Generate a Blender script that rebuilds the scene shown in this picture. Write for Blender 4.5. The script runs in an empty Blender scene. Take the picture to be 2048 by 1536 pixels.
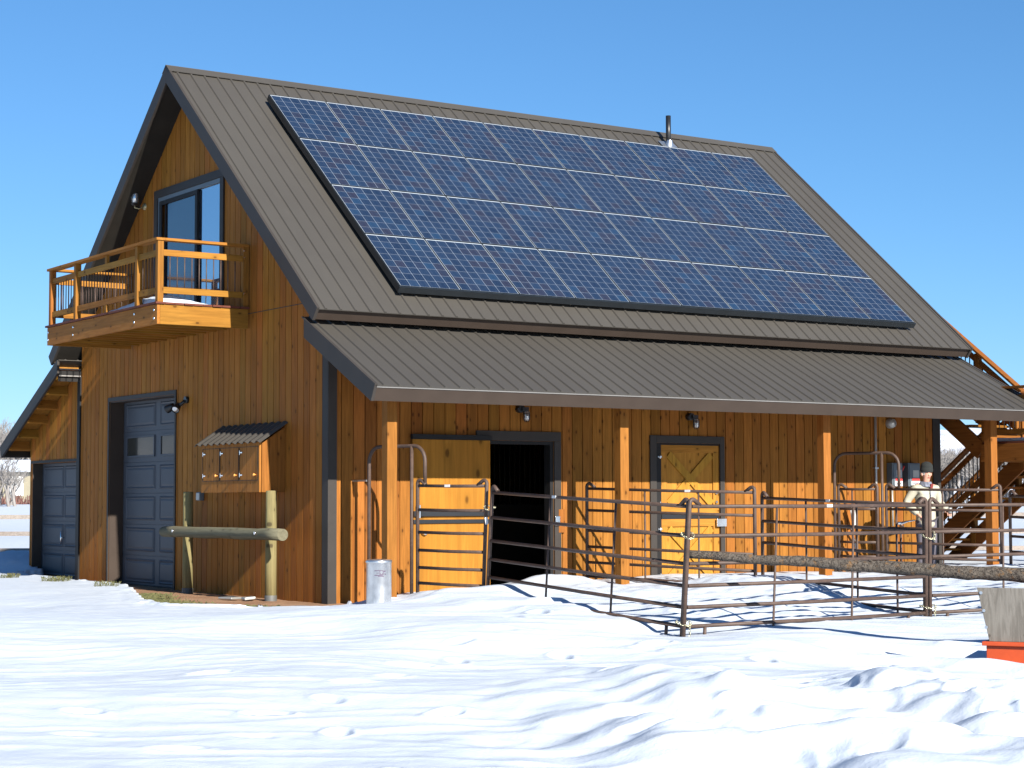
import bpy, bmesh, math, random
import numpy as np
from mathutils import Vector, Matrix
random.seed(7); rng = np.random.default_rng(11)
scene = bpy.context.scene
COL = scene.collection
PI = math.pi
OFF = {}

# ------------------------------------------------------------------ mesh helpers
class MB:
    def __init__(self): self.v = []; self.f = []; self.smooth = []
    def add(self, vs, fs, smooth=False):
        b = len(self.v); self.v.extend([tuple(map(float, p)) for p in vs])
        for f in fs: self.f.append(tuple(b + i for i in f)); self.smooth.append(smooth)
        return self
    def box(self, a, b):
        x0, y0, z0 = [min(a[i], b[i]) for i in range(3)]; x1, y1, z1 = [max(a[i], b[i]) for i in range(3)]
        return self.add([(x0,y0,z0),(x1,y0,z0),(x1,y1,z0),(x0,y1,z0),(x0,y0,z1),(x1,y0,z1),(x1,y1,z1),(x0,y1,z1)],
                        [(0,3,2,1),(4,5,6,7),(0,1,5,4),(1,2,6,5),(2,3,7,6),(3,0,4,7)])
    def obox(self, c, ax, ay, az, hx, hy, hz):
        c, ax, ay, az = Vector(c), Vector(ax).normalized(), Vector(ay).normalized(), Vector(az).normalized()
        vs = [c + ax*hx*i + ay*hy*j + az*hz*k for k in (-1,1) for (i,j) in ((-1,-1),(1,-1),(1,1),(-1,1))]
        return self.add(vs, [(0,3,2,1),(4,5,6,7),(0,1,5,4),(1,2,6,5),(2,3,7,6),(3,0,4,7)])
    def beam(self, p, q, w, h, up=(0,0,1)):
        """a board from p to q, w wide (sideways), h high (along up)"""
        p, q = Vector(p), Vector(q); d = (q - p); L = d.length; d.normalize()
        s = d.cross(Vector(up)).normalized(); u = s.cross(d)
        return self.obox((p+q)/2, d, s, u, L/2, w/2, h/2)
    def prism(self, poly, ext):
        """planar polygon (list of 3-d points) extruded along vector ext"""
        n = len(poly); e = Vector(ext); vs = [Vector(p) for p in poly] + [Vector(p) + e for p in poly]
        fs = [tuple(range(n))[::-1], tuple(range(n, 2*n))] + [(i, (i+1) % n, n + (i+1) % n, n + i) for i in range(n)]
        return self.add(vs, fs)
    def tube(self, path, r, n=10, caps=True):
        P = [Vector(p) for p in path]; R = r if isinstance(r, (list, tuple)) else [r]*len(P)
        b = len(self.v); rings = []
        t0 = (P[1]-P[0]).normalized(); ref = Vector((0,0,1)) if abs(t0.z) < .9 else Vector((1,0,0))
        s = t0.cross(ref).normalized()
        for i, p in enumerate(P):
            if i == 0: t = P[1]-P[0]
            elif i == len(P)-1: t = P[-1]-P[-2]
            else: t = (P[i+1]-P[i]).normalized() + (P[i]-P[i-1]).normalized()
            t = t.normalized(); s = (s - t*s.dot(t)).normalized(); w = t.cross(s)
            for k in range(n):
                a = 2*PI*k/n; self.v.append(tuple(p + (s*math.cos(a) + w*math.sin(a))*R[i]))
        for i in range(len(P)-1):
            for k in range(n):
                self.f.append((b+i*n+k, b+i*n+(k+1) % n, b+(i+1)*n+(k+1) % n, b+(i+1)*n+k)); self.smooth.append(True)
        if caps:
            self.f.append(tuple(b+k for k in range(n))[::-1]); self.smooth.append(False)
            self.f.append(tuple(b+(len(P)-1)*n+k for k in range(n))); self.smooth.append(False)
        return self
    def cyl(self, p, q, r, n=14, r2=None): return self.tube([p, q], [r, r if r2 is None else r2], n)
    def lathe(self, c, prof, n=24, ax=(0,0,1)):
        c = Vector(c); a = Vector(ax).normalized(); s = a.orthogonal().normalized(); w = a.cross(s); b = len(self.v)
        for (r, z) in prof:
            for k in range(n):
                t = 2*PI*k/n; self.v.append(tuple(c + a*z + (s*math.cos(t) + w*math.sin(t))*r))
        for i in range(len(prof)-1):
            for k in range(n):
                self.f.append((b+i*n+k, b+i*n+(k+1) % n, b+(i+1)*n+(k+1) % n, b+(i+1)*n+k)); self.smooth.append(True)
        return self
    def torus(self, c, a1, a2, R, R2, r, n=10, m=5):
        c, a1, a2 = Vector(c), Vector(a1).normalized(), Vector(a2).normalized(); a3 = a1.cross(a2)
        b = len(self.v)
        for i in range(n):
            t = 2*PI*i/n; p = c + a1*R*math.cos(t) + a2*R2*math.sin(t); o = (a1*math.cos(t) + a2*math.sin(t)).normalized()
            for k in range(m):
                q = 2*PI*k/m; self.v.append(tuple(p + (o*math.cos(q) + a3*math.sin(q))*r))
        for i in range(n):
            for k in range(m):
                self.f.append((b+i*m+k, b+i*m+(k+1) % m, b+((i+1) % n)*m+(k+1) % m, b+((i+1) % n)*m+k)); self.smooth.append(True)
        return self
    def mesh(self, name, off=(0,0,0)):
        me = bpy.data.meshes.new(name)
        me.from_pydata([(x-off[0], y-off[1], z-off[2]) for x, y, z in self.v], [], self.f)
        me.polygons.foreach_set('use_smooth', self.smooth)
        return me

def put(name, data, parent=None):
    o = bpy.data.objects.new(name, data); COL.objects.link(o)
    if parent is not None: o.parent = parent
    OFF[o] = OFF.get(parent, (0,0,0)); return o
def part(name, mb, mat, parent=None, bevel=0, label=None, fixn=True):
    me = mb.mesh(name, OFF.get(parent, (0,0,0)))
    if fixn:
        bm = bmesh.new(); bm.from_mesh(me); bmesh.ops.recalc_face_normals(bm, faces=bm.faces); bm.to_mesh(me); bm.free()
    me.materials.append(mat); o = put(name, me, parent)
    if bevel:
        m = o.modifiers.new('bevel', 'BEVEL'); m.width = bevel; m.segments = 2; m.limit_method = 'ANGLE'; m.angle_limit = .7
    if label: o['label'] = label
    return o
def tag(o, label, cat, group=None, kind=None):
    if label: o['label'] = label
    if cat: o['category'] = cat
    if group: o['group'] = group
    if kind: o['kind'] = kind
    return o
def thing(name, label, cat, loc=(0,0,0), group=None):
    o = bpy.data.objects.new(name, None); COL.objects.link(o); o.location = loc; o.empty_display_size = .2
    OFF[o] = tuple(loc); return tag(o, label, cat, group)
def arc(c, a, b, r, t0, t1, n=8):
    c, a, b = Vector(c), Vector(a), Vector(b)
    return [c + a*r*math.cos(t0+(t1-t0)*i/n) + b*r*math.sin(t0+(t1-t0)*i/n) for i in range(n+1)]

# ------------------------------------------------------------------ node helpers
class NT:
    def __init__(self, name):
        self.mat = bpy.data.materials.new(name); self.mat.use_nodes = True; self.t = self.mat.node_tree
        self.t.nodes.clear(); self.out = self.n('ShaderNodeOutputMaterial'); self.tc = self.n('ShaderNodeTexCoord')
        self.b = self.n('ShaderNodeBsdfPrincipled'); self.l(self.b.outputs[0], self.out.inputs[0])
    def n(self, ty, **kw):
        nd = self.t.nodes.new(ty)
        for k, v in kw.items(): setattr(nd, k, v)
        return nd
    def l(self, a, b): self.t.links.new(a, b); return a
    def s(self, sock, v):
        if isinstance(v, bpy.types.NodeSocket): self.l(v, sock)
        else: sock.default_value = v
    def m(self, op, a, b=0.0, c=0.0):
        nd = self.n('ShaderNodeMath', operation=op); self.s(nd.inputs[0], a); self.s(nd.inputs[1], b)
        if op in ('MULTIPLY_ADD', 'COMPARE', 'SMOOTH_MIN'): self.s(nd.inputs[2], c)
        return nd.outputs[0]
    def sstep(self, v, a, b):
        nd = self.n('ShaderNodeMapRange', interpolation_type='SMOOTHSTEP'); self.s(nd.inputs[0], v)
        self.s(nd.inputs[1], a); self.s(nd.inputs[2], b); return nd.outputs[0]
    def mix(self, f, a, b, mode='MIX'):
        nd = self.n('ShaderNodeMix', data_type='RGBA', blend_type=mode); self.s(nd.inputs[0], f)
        for i, v in ((6, a), (7, b)):
            if not isinstance(v, bpy.types.NodeSocket) and len(v) == 3: v = (*v, 1)
            self.s(nd.inputs[i], v)
        return nd.outputs[2]
    def noise(self, vec, scale, detail=4, rough=.55, dist=0):
        nd = self.n('ShaderNodeTexNoise'); self.s(nd.inputs['Vector'], vec); nd.inputs['Scale'].default_value = scale
        nd.inputs['Detail'].default_value = detail; nd.inputs['Roughness'].default_value = rough
        nd.inputs['Distortion'].default_value = dist; return nd.outputs[0]
    def map(self, vec, scale=(1,1,1), loc=(0,0,0), rot=(0,0,0)):
        nd = self.n('ShaderNodeMapping'); self.s(nd.inputs[0], vec); nd.inputs['Scale'].default_value = scale
        nd.inputs['Location'].default_value = loc; nd.inputs['Rotation'].default_value = rot; return nd.outputs[0]
    def sep(self, vec):
        nd = self.n('ShaderNodeSeparateXYZ'); self.s(nd.inputs[0], vec); return nd.outputs
    def comb(self, x, y, z):
        nd = self.n('ShaderNodeCombineXYZ')
        for i, v in enumerate((x, y, z)): self.s(nd.inputs[i], v)
        return nd.outputs[0]
    def white(self, vec):
        nd = self.n('ShaderNodeTexWhiteNoise', noise_dimensions='3D'); self.s(nd.inputs[0], vec); return nd.outputs[0]
    def vadd(self, a, b):
        nd = self.n('ShaderNodeVectorMath', operation='ADD'); self.s(nd.inputs[0], a); self.s(nd.inputs[1], b); return nd.outputs[0]
    def bump(self, h, strength=.3, dist=.01):
        nd = self.n('ShaderNodeBump'); self.s(nd.inputs['Height'], h); nd.inputs['Strength'].default_value = strength
        nd.inputs['Distance'].default_value = dist; self.l(nd.outputs[0], self.b.inputs['Normal'])
    def set(self, col=None, rough=None, metal=None, spec=None):
        if col is not None: self.s(self.b.inputs['Base Color'], (*col, 1) if not isinstance(col, bpy.types.NodeSocket) else col)
        if rough is not None: self.s(self.b.inputs['Roughness'], rough)
        if metal is not None: self.b.inputs['Metallic'].default_value = metal
        if spec is not None: self.b.inputs['Specular IOR Level'].default_value = spec
        return self.mat

def wood(name, base, grain='Z', pitch=None, axis='X', knots=.5, rough=.6, vary=.25, dark=.55, scale=1.0, gloss=.06):
    """stained softwood: long grain, board-to-board tone, knots"""
    base = tuple(.86*b for b in base); k = NT(name); obj = k.tc.outputs['Object']; x, y, z = k.sep(obj)
    info = k.n('ShaderNodeObjectInfo'); rnd = info.outputs['Random']
    gi = 'XYZ'.index(grain)
    if pitch:
        a = (x, y, z)['XYZ'.index(axis)]
        bi = k.m('FLOOR', k.m('MULTIPLY', a, 1/pitch)); bv = k.comb(bi, k.m('MULTIPLY', bi, 3.7), .5)
    else: bv = k.comb(k.m('MULTIPLY', rnd, 91.0), 2.0, 5.0)
    br = k.white(bv); sh = k.m('MULTIPLY', br, 37.0)
    vec = k.vadd(obj, k.comb(sh, sh, sh))
    sc = [9*scale]*3; sc[gi] = .55*scale
    g1 = k.noise(k.map(vec, sc), 3.0, 5, .6, .6)
    sc2 = [60*scale]*3; sc2[gi] = 1.4*scale
    g2 = k.noise(k.map(vec, sc2), 2.0, 3, .6)
    bl = k.noise(vec, 1.1, 3, .5)
    c0 = tuple(c*dark for c in base); c1 = tuple(min(1, c*1.18) for c in base)
    c = k.mix(k.sstep(g1, .3, .72), c1, tuple(b*.8 for b in base))
    c = k.mix(k.m('MULTIPLY', k.sstep(g2, .45, .75), .45), c, c0)
    c = k.mix(k.m('MULTIPLY', k.sstep(bl, .42, .72), .3), c, (base[0]*.75, base[1]*.62, base[2]*.55))
    tone = k.m('ADD', 1-vary/2, k.m('MULTIPLY', br, vary))
    hs = k.n('ShaderNodeHueSaturation'); k.l(c, hs.inputs['Color']); k.l(tone, hs.inputs['Value'])
    k.s(hs.inputs['Hue'], k.m('ADD', .492, k.m('MULTIPLY', k.white(k.comb(bi if pitch else rnd, 9.0, 1.0)), .016)))
    c = hs.outputs[0]
    if knots > 0:
        sx, sy, sz = k.sep(vec); ss = [sx, sy, sz]; gg = ss.pop(gi); cross = (ss[0] if axis == 'XYZ'[[i for i in range(3) if i != gi][0]] else ss[1]) if pitch else k.m('ADD', ss[0], ss[1])
        kv = k.comb(k.m('MULTIPLY', k.m('ADD', cross, k.m('MULTIPLY', g1, .03)), 9.0*scale), k.m('MULTIPLY', gg, 4.6*scale), 0.0)
        vo = k.n('ShaderNodeTexVoronoi', feature='F1', voronoi_dimensions='2D'); k.l(kv, vo.inputs['Vector']); vo.inputs['Scale'].default_value = 1.0
        pick = k.m('GREATER_THAN', k.white(vo.outputs['Position']), 1-knots)
        kd = k.m('MULTIPLY', k.m('SUBTRACT', 1.0, k.sstep(vo.outputs['Distance'], k.m('MULTIPLY', k.white(k.vadd(vo.outputs['Position'], (3.0, 1.0, 2.0))), .10), .17)), pick)
        ring = k.m('MULTIPLY', k.m('SUBTRACT', 1.0, k.sstep(vo.outputs['Distance'], .1, .45)), pick)
        c = k.mix(k.m('MULTIPLY', ring, .35), c, tuple(b*.55 for b in base))
        c = k.mix(k.m('MULTIPLY', kd, .7), c, (base[0]*.16, base[1]*.13, base[2]*.2))
    k.bump(k.m('ADD', k.m('MULTIPLY', g2, .6), g1), .25, .004)
    k.b.inputs['Specular IOR Level'].default_value = gloss
    return k.set(c, rough)
def paint(name, col, rough=.5, vary=.12, metal=0, scale=3, bump=0, spec=.5, dirt=None):
    col = tuple(.9*c for c in col) if not metal else col
    k = NT(name); v = k.tc.outputs['Object']; n1 = k.noise(v, scale, 5, .6)
    c = k.mix(k.sstep(n1, .3, .7), tuple(x*(1-vary) for x in col), tuple(min(1, x*(1+vary)) for x in col))
    if dirt: c = k.mix(k.m('MULTIPLY', k.sstep(k.noise(v, scale*2.7, 6, .7), .52, .75), dirt[1]), c, dirt[0])
    if bump: k.bump(k.noise(v, scale*14, 3), bump, .003)
    k.set(c, k.m('ADD', rough-.06, k.m('MULTIPLY', n1, .12)), metal, spec)
    return k.mat

PH = 1.3288
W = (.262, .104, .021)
M = {}
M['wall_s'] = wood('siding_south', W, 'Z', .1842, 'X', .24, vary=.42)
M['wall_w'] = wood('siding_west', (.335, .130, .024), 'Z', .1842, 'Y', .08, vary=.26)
M['tim_x'] = wood('timber_x', (.315, .145, .026), 'X', None, knots=.16)
M['tim_y'] = wood('timber_y', (.315, .140, .028), 'Y', None, knots=.16)
M['tim_z'] = wood('timber_z', (.275, .113, .024), 'Z', None, knots=.16, vary=.12)
M['stair_x'] = wood('stair_shaded_x', (.235, .092, .020), 'X', None, knots=.1)  # same timber as the barn; the stairs' shade is put into this darker colour
M['stair_y'] = wood('stair_shaded_y', (.235, .092, .020), 'Y', None, knots=.1)
M['stair_z'] = wood('stair_shaded_z', (.235, .092, .020), 'Z', None, knots=.1)
M['cab'] = wood('cabinet_boards', (.34, .15, .03), 'Z', None, knots=.1)
M['ply'] = wood('door_plywood', (.34, .155, .022), 'Z', None, knots=.25, scale=.45, vary=.1, dark=.8)
M['dutch'] = wood('dutch_door_wood', (.38, .182, .030), 'Z', None, knots=.16, vary=.12, dark=.75)
M['deck'] = wood('deck_boards', (.14, .05, .035), 'X', .14, 'Y', .15)
M['hitch'] = wood('treated_pole', (.25, .215, .10), 'Z', None, knots=.2, dark=.42, rough=.75)
M['hitch_y'] = wood('treated_beam', (.165, .155, .105), 'Y', None, knots=.2, dark=.38, rough=.8)
M['rafter'] = wood('rafter_wood', (.30, .13, .03), 'Y', None, knots=.2)
M['graywood'] = wood('gray_rail', (.32, .28, .25), 'X', None, knots=.1, rough=.8)
M['trim'] = paint('dark_trim', (.046, .040, .036), .5, .08, spec=.12)
M['trim_dark'] = paint('frame_dark', (.020, .019, .019), .5, .08, spec=.12)
M['soffit'] = paint('soffit', (.030, .027, .023), .6, .1, spec=.1)
M['fascia'] = paint('fascia_metal', (.052, .038, .030), .5, .06, spec=.15)
M['drip'] = paint('drip_edge', (.22, .21, .20), .35, .05)
M['garage'] = paint('garage_door_paint', (.074, .081, .095), .5, .06, bump=.15, spec=.2)
M['black'] = paint('black_metal', (.012, .013, .015), .4, .1)
M['arrayframe'] = paint('array_frame', (.014, .018, .022), .35, .1)
M['galv'] = paint('galvanised', (.62, .64, .66), .3, .12, metal=.9, scale=8)
M['chrome'] = paint('bright_metal', (.8, .8, .8), .2, .05, metal=1)
M['brass'] = paint('aged_brass', (.35, .29, .16), .4, .3, metal=.6, scale=30)
M['knob'] = paint('copper_knob', (.75, .33, .08), .35, .1, metal=.4)
M['pipe'] = paint('brown_pipe', (.078, .051, .040), .5, .18, spec=.25, scale=9, dirt=((.13, .09, .07), .35))
M['white'] = paint('white_plastic', (.62, .62, .61), .4, .03)
M['red'] = paint('red_label', (.6, .04, .035), .4, .05)
M['purple'] = paint('logo_ink', (.10, .075, .12), .5, .05)
M['elbox'] = paint('electric_box_gray', (.10, .125, .145), .45, .06)
M['conduit'] = paint('conduit', (.38, .38, .36), .4, .08, metal=.5)
M['orange'] = paint('orange_paint', (.46, .062, .012), .5, .1, dirt=((.3, .05, .02), .5))
M['screen'] = paint('door_screen', (.035, .045, .06), .6, .1)
M['curtain'] = paint('curtain', (.10, .12, .15), .8, .15)
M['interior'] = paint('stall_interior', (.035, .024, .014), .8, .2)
M['sleeve'] = paint('post_sleeve', (.09, .09, .085), .6, .2)
M['beige'] = paint('house_wall', (.27, .24, .17), .8, .06)
M['farbrown'] = paint('far_brush', (.16, .075, .06), .9, .3, scale=2)

def mk_glass(name, refl, tint, col):
    k = NT(name); g = k.n('ShaderNodeBsdfGlossy'); g.inputs['Color'].default_value = (*tint, 1); g.inputs['Roughness'].default_value = .02
    k.set(col, .15); mx = k.n('ShaderNodeMixShader'); mx.inputs[0].default_value = refl
    nz = k.noise(k.tc.outputs['Object'], 1.3, 2); bp = k.n('ShaderNodeBump'); k.l(nz, bp.inputs['Height']); bp.inputs['Strength'].default_value = .05; bp.inputs['Distance'].default_value = .02
    k.l(bp.outputs[0], g.inputs['Normal'])
    k.l(k.b.outputs[0], mx.inputs[1]); k.l(g.outputs[0], mx.inputs[2]); k.l(mx.outputs[0], k.out.inputs[0]); return k.mat
M['pane'] = mk_glass('window_glass', .5, (.8, .9, 1), (.02, .03, .045))
M['pane2'] = mk_glass('screened_glass', .085, (.75, .88, 1), (.016, .024, .036))
M['pane3'] = mk_glass('garage_glass', .025, (1, .95, .85), (.035, .033, .028))
M['pane3'].node_tree.nodes['Principled BSDF'].inputs['Specular IOR Level'].default_value = .08
M['lampglass'] = mk_glass('lamp_glass', .4, (1, 1, 1), (.3, .32, .33))

def mk_roof():
    k = NT('roof_metal'); v = k.tc.outputs['Object']; n1 = k.noise(v, .5, 4); n2 = k.noise(k.map(v, (6, 1.2, 1.2)), 2, 4, .65)
    c = k.mix(k.sstep(n1, .3, .7), (.051, .046, .040), (.057, .052, .045))
    c = k.mix(k.m('MULTIPLY', k.sstep(n2, .55, .8), .3), c, (.070, .064, .057))
    k.set(c, k.m('ADD', .44, k.m('MULTIPLY', n2, .12)), 0, .35); k.bump(k.noise(v, 2.3, 2), .08, .01); return k.mat
M['roof'] = mk_roof()

def mk_cells():
    k = NT('solar_cells'); x, y, z = k.sep(k.tc.outputs['Object']); rnd = k.n('ShaderNodeObjectInfo').outputs['Random']
    mx, mt, mb_ = .014, .026, .012; cw = (.99-2*mx)/6; ch = (PH-.015-mt-mb_)/8
    u = k.m('DIVIDE', k.m('SUBTRACT', x, mx), cw); v = k.m('DIVIDE', k.m('SUBTRACT', k.m('MULTIPLY', y, -1), mt), ch)
    fu = k.m('FRACT', u); fv = k.m('FRACT', v)
    eu = k.m('MULTIPLY', k.m('MINIMUM', fu, k.m('SUBTRACT', 1.0, fu)), cw); ev = k.m('MULTIPLY', k.m('MINIMUM', fv, k.m('SUBTRACT', 1.0, fv)), ch)
    lu = k.m('SUBTRACT', 1.0, k.sstep(eu, .0024, .0036)); lv = k.m('SUBTRACT', 1.0, k.sstep(ev, .0022, .0034))
    bus = k.m('SUBTRACT', 1.0, k.sstep(k.m('ABSOLUTE', k.m('SUBTRACT', k.m('ABSOLUTE', k.m('SUBTRACT', fu, .5)), .24)), .005, .013))
    out = k.m('MAXIMUM', k.m('MAXIMUM', k.m('LESS_THAN', u, 0.0), k.m('GREATER_THAN', u, 6.0)), k.m('MAXIMUM', k.m('LESS_THAN', v, 0.0), k.m('GREATER_THAN', v, 8.0)))
    cell = k.comb(k.m('FLOOR', u), k.m('FLOOR', v), k.m('MULTIPLY', rnd, 57.0)); r1 = k.white(cell); r2 = k.white(k.vadd(cell, (3.3, 7.1, 1.7)))
    cry = k.n('ShaderNodeTexVoronoi', feature='F1'); k.l(k.vadd(k.tc.outputs['Object'], k.comb(rnd, k.m('MULTIPLY', r1, 5.0), 0.0)), cry.inputs['Vector']); cry.inputs['Scale'].default_value = 42
    cv = k.sep(cry.outputs['Color'])[0]
    c = k.mix(r1, (.0062, .0145, .036), (.011, .0235, .053)); c = k.mix(k.m('MULTIPLY', k.sstep(r2, .74, .9), .75), c, (.020, .017, .028))
    c = k.mix(k.m('MULTIPLY', k.sstep(r1, .93, .96), .6), c, (.009, .034, .078))
    c = k.mix(k.m('MULTIPLY', cv, .5), c, (.017, .029, .055))
    c = k.mix(k.m('MULTIPLY', bus, .09), c, (.26, .30, .36)); c = k.mix(k.m('MULTIPLY', lv, .46), c, (.27, .30, .34)); c = k.mix(k.m('MULTIPLY', lu, .6), c, (.30, .34, .39))
    c = k.mix(out, c, (.31, .34, .37))
    k.b.inputs['Coat Weight'].default_value = .5; k.b.inputs['Coat Roughness'].default_value = .06
    k.set(c, .4, 0, .2); return k.mat

# snow / ground
def mk_snow():
    k = NT('snow'); v = k.tc.outputs['Object']
    n1 = k.noise(v, 1.3, 5, .6); n2 = k.noise(v, 28, 4, .6); n3 = k.noise(v, 160, 2, .5)
    c = k.mix(k.sstep(n1, .3, .7), (.545, .605, .69), (.58, .63, .70))
    dirt = k.m('MULTIPLY', k.sstep(k.noise(v, 3.7, 6, .7), .67, .76), .22)
    c = k.mix(dirt, c, (.46, .43, .39))
    hh = k.m('ADD', k.m('MULTIPLY', n2, .7), k.m('MULTIPLY', n3, .25)); k.bump(hh, .35, .02)
    k.b.inputs['Subsurface Weight'].default_value = 0.0
    k.set(c, .55, 0, .35); return k.mat
M['snow'] = mk_snow()
def mk_dirt():
    k = NT('dirt'); v = k.tc.outputs['Object']; n1 = k.noise(v, 1.6, 6, .65); n2 = k.noise(v, 35, 4, .7)
    c = k.mix(k.sstep(n1, .35, .65), (.25, .135, .075), (.33, .20, .12)); c = k.mix(k.m('MULTIPLY', k.sstep(n2, .5, .7), .6), c, (.15, .09, .055))
    k.bump(n2, .8, .02); k.set(c, .9, 0, .2); return k.mat
M['dirt'] = mk_dirt()
def mk_hay():
    k = NT('hay'); info = k.n('ShaderNodeObjectInfo'); v = k.tc.outputs['Object']; n = k.noise(v, 30, 3)
    k.set(k.mix(k.sstep(n, .3, .7), (.125, .115, .05), (.075, .085, .035)), .8, 0, .2); return k.mat
M['hay'] = mk_hay()
def mk_bark():
    k = NT('log_bark'); v = k.tc.outputs['Object']; n1 = k.noise(v, 9, 5, .7); n2 = k.noise(v, 38, 5, .7, 1.0)
    c = k.mix(k.sstep(n2, .35, .65), (.032, .026, .022), (.16, .135, .11)); c = k.mix(k.m('MULTIPLY', k.sstep(n1, .55, .7), .8), c, (.26, .14, .055))
    k.bump(n2, 1.0, .03); k.set(c, .9, 0, .2); return k.mat
M['bark'] = mk_bark()
def mk_oldply():
    k = NT('weathered_plywood'); v = k.tc.outputs['Object']; n1 = k.noise(k.map(v, (14, 14, 1.6)), 1.4, 5, .6, 1.2); n2 = k.noise(v, 2.5, 4)
    c = k.mix(k.sstep(n1, .35, .65), (.125, .113, .098), (.18, .165, .145)); c = k.mix(k.m('MULTIPLY', k.sstep(n1, .66, .70), .85), c, (.10, .085, .07))
    c = k.mix(k.m('MULTIPLY', k.sstep(n2, .45, .7), .4), c, (.2, .185, .16))
    vo = k.n('ShaderNodeTexVoronoi', feature='F1'); k.l(k.map(v, (9, 9, 6)), vo.inputs['Vector']); vo.inputs['Scale'].default_value = 1
    kn = k.m('MULTIPLY', k.m('SUBTRACT', 1.0, k.sstep(vo.outputs['Distance'], .06, .16)), k.m('GREATER_THAN', k.white(vo.outputs['Position']), .6))
    c = k.mix(k.m('MULTIPLY', kn, .8), c, (.06, .05, .04)); k.set(c, .85, 0, .2); k.bump(n1, .3, .01); return k.mat
M['oldply'] = mk_oldply()
def mk_tree():
    k = NT('bare_tree'); v = k.tc.outputs['Object']; n = k.noise(v, 1.2, 4); r = k.n('ShaderNodeObjectInfo').outputs['Random']
    c = k.mix(k.sstep(n, .3, .7), (.20, .19, .185), (.30, .285, .275)); c = k.mix(k.m('MULTIPLY', r, .4), c, (.16, .125, .10)); k.set(c, .9, 0, .2); return k.mat
M['tree'] = mk_tree()
def mk_hills():
    k = NT('far_hills'); v = k.tc.outputs['Object']; n = k.noise(v, .035, 6, .7); n2 = k.noise(v, .008, 4, .6)
    c = k.mix(k.sstep(n, .42, .62), (.80, .83, .88), (.46, .48, .54)); c = k.mix(k.m('MULTIPLY', k.sstep(n2, .45, .6), .5), c, (.42, .47, .58)); k.set(c, .9, 0, .1); return k.mat  # blue cast over snow and shrubs is distance haze painted into the colour
M['hills'] = mk_hills()
# ================================================================== BARN
BW, EV, ZE, ZR, OW, XE, BL = 9.1315, .4588, 3.9371, 8.1648, .4238, 12.1104, 11.7353
YR = BW/2; SL = (ZR-ZE)/(YR+EV)
def zroof(y): return ZR - abs(y-YR)*SL
barn = thing('barn', 'tall wooden barn with brown metal roof, balcony and open porch', 'barn')

def siding(mb, P, u0, u1, zb, ztop, openings, pitch=.1842, gap=.016, depth=.016, thick=.15, brk=()):
    xs = {u0, u1, *brk}
    k = math.floor(u0/pitch)
    while k*pitch < u1 + pitch:
        for q in (k*pitch, k*pitch+gap):
            if u0 < q < u1: xs.add(q)
        k += 1
    for o in openings:
        for q in o[:2]:
            if u0 < q < u1: xs.add(q)
    xs = sorted(xs)
    for a, b in zip(xs, xs[1:]):
        if b-a < 1e-5: continue
        m = (a+b)/2; isgap = (m/pitch - math.floor(m/pitch))*pitch < gap
        d = depth if isgap else 0.0
        cuts = sorted([(o[2], o[3]) for o in openings if o[0] < m < o[1]])
        segs = []; z = zb; last = False
        for (c0, c1) in cuts:
            if c0 > z: segs.append((z, c0, False))
            z = max(z, c1)
        segs.append((z, None, True))
        for (s0, s1, top) in segs:
            ta = ztop(a) if top else s1; tb = ztop(b) if top else s1
            if max(ta, tb) <= s0+.01: continue
            ta = max(ta, s0+.005); tb = max(tb, s0+.005)
            vs = [P(a,s0,d), P(b,s0,d), P(b,tb,d), P(a,ta,d), P(a,s0,thick), P(b,s0,thick), P(b,tb,thick), P(a,ta,thick)]
            mb.add(vs, [(0,1,2,3), (4,7,6,5), (0,4,5,1), (3,2,6,7), (0,3,7,4), (1,5,6,2)])
PW = lambda u, z, d: (d, u, z)
PS = lambda u, z, d: (u, d, z)

mb = MB(); siding(mb, PS, .0, BL, -.25, lambda u: 3.70, [(2.56, 3.72, -.3, 2.25), (5.62, 6.876, -.3, 2.26)])
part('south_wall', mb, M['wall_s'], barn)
mb = MB(); siding(mb, PW, .151, BW, -.25, lambda u: zroof(u)-.20, [(5.09, 7.80, -.3, 3.08), (3.42, 5.84, 4.25, 6.31)], brk=(YR,))
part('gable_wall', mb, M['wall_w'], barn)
mb = MB(); mb.box((-.0025, .16, 4.135), (.01, BW-.02, 4.147)); part('flashing_strip', mb, M['trim'], barn)
# rear and east walls, floor, loft: close the barn so that its inside is dark
mb = MB(); mb.box((.151, BW-.12, -.2), (BL, BW, 3.6)); part('north_wall', mb, M['wall_s'], barn)
mb = MB(); mb.prism([(BL-.15, .152, -.2), (BL-.15, BW-.121, -.2), (BL-.15, BW-.121, zroof(BW)-.25), (BL-.15, YR, ZR-.22), (BL-.15, .152, zroof(0)-.25)], (.15, 0, 0))
part('east_wall', mb, M['wall_w'], barn)
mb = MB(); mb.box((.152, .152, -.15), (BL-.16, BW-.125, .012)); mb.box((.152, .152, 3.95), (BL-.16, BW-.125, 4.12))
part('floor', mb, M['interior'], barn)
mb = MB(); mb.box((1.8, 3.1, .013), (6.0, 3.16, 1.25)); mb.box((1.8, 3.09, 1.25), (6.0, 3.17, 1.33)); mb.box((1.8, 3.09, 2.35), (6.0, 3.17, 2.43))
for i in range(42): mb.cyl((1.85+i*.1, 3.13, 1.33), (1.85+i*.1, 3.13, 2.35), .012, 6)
part('stall_partition', mb, M['interior'], barn)

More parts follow.
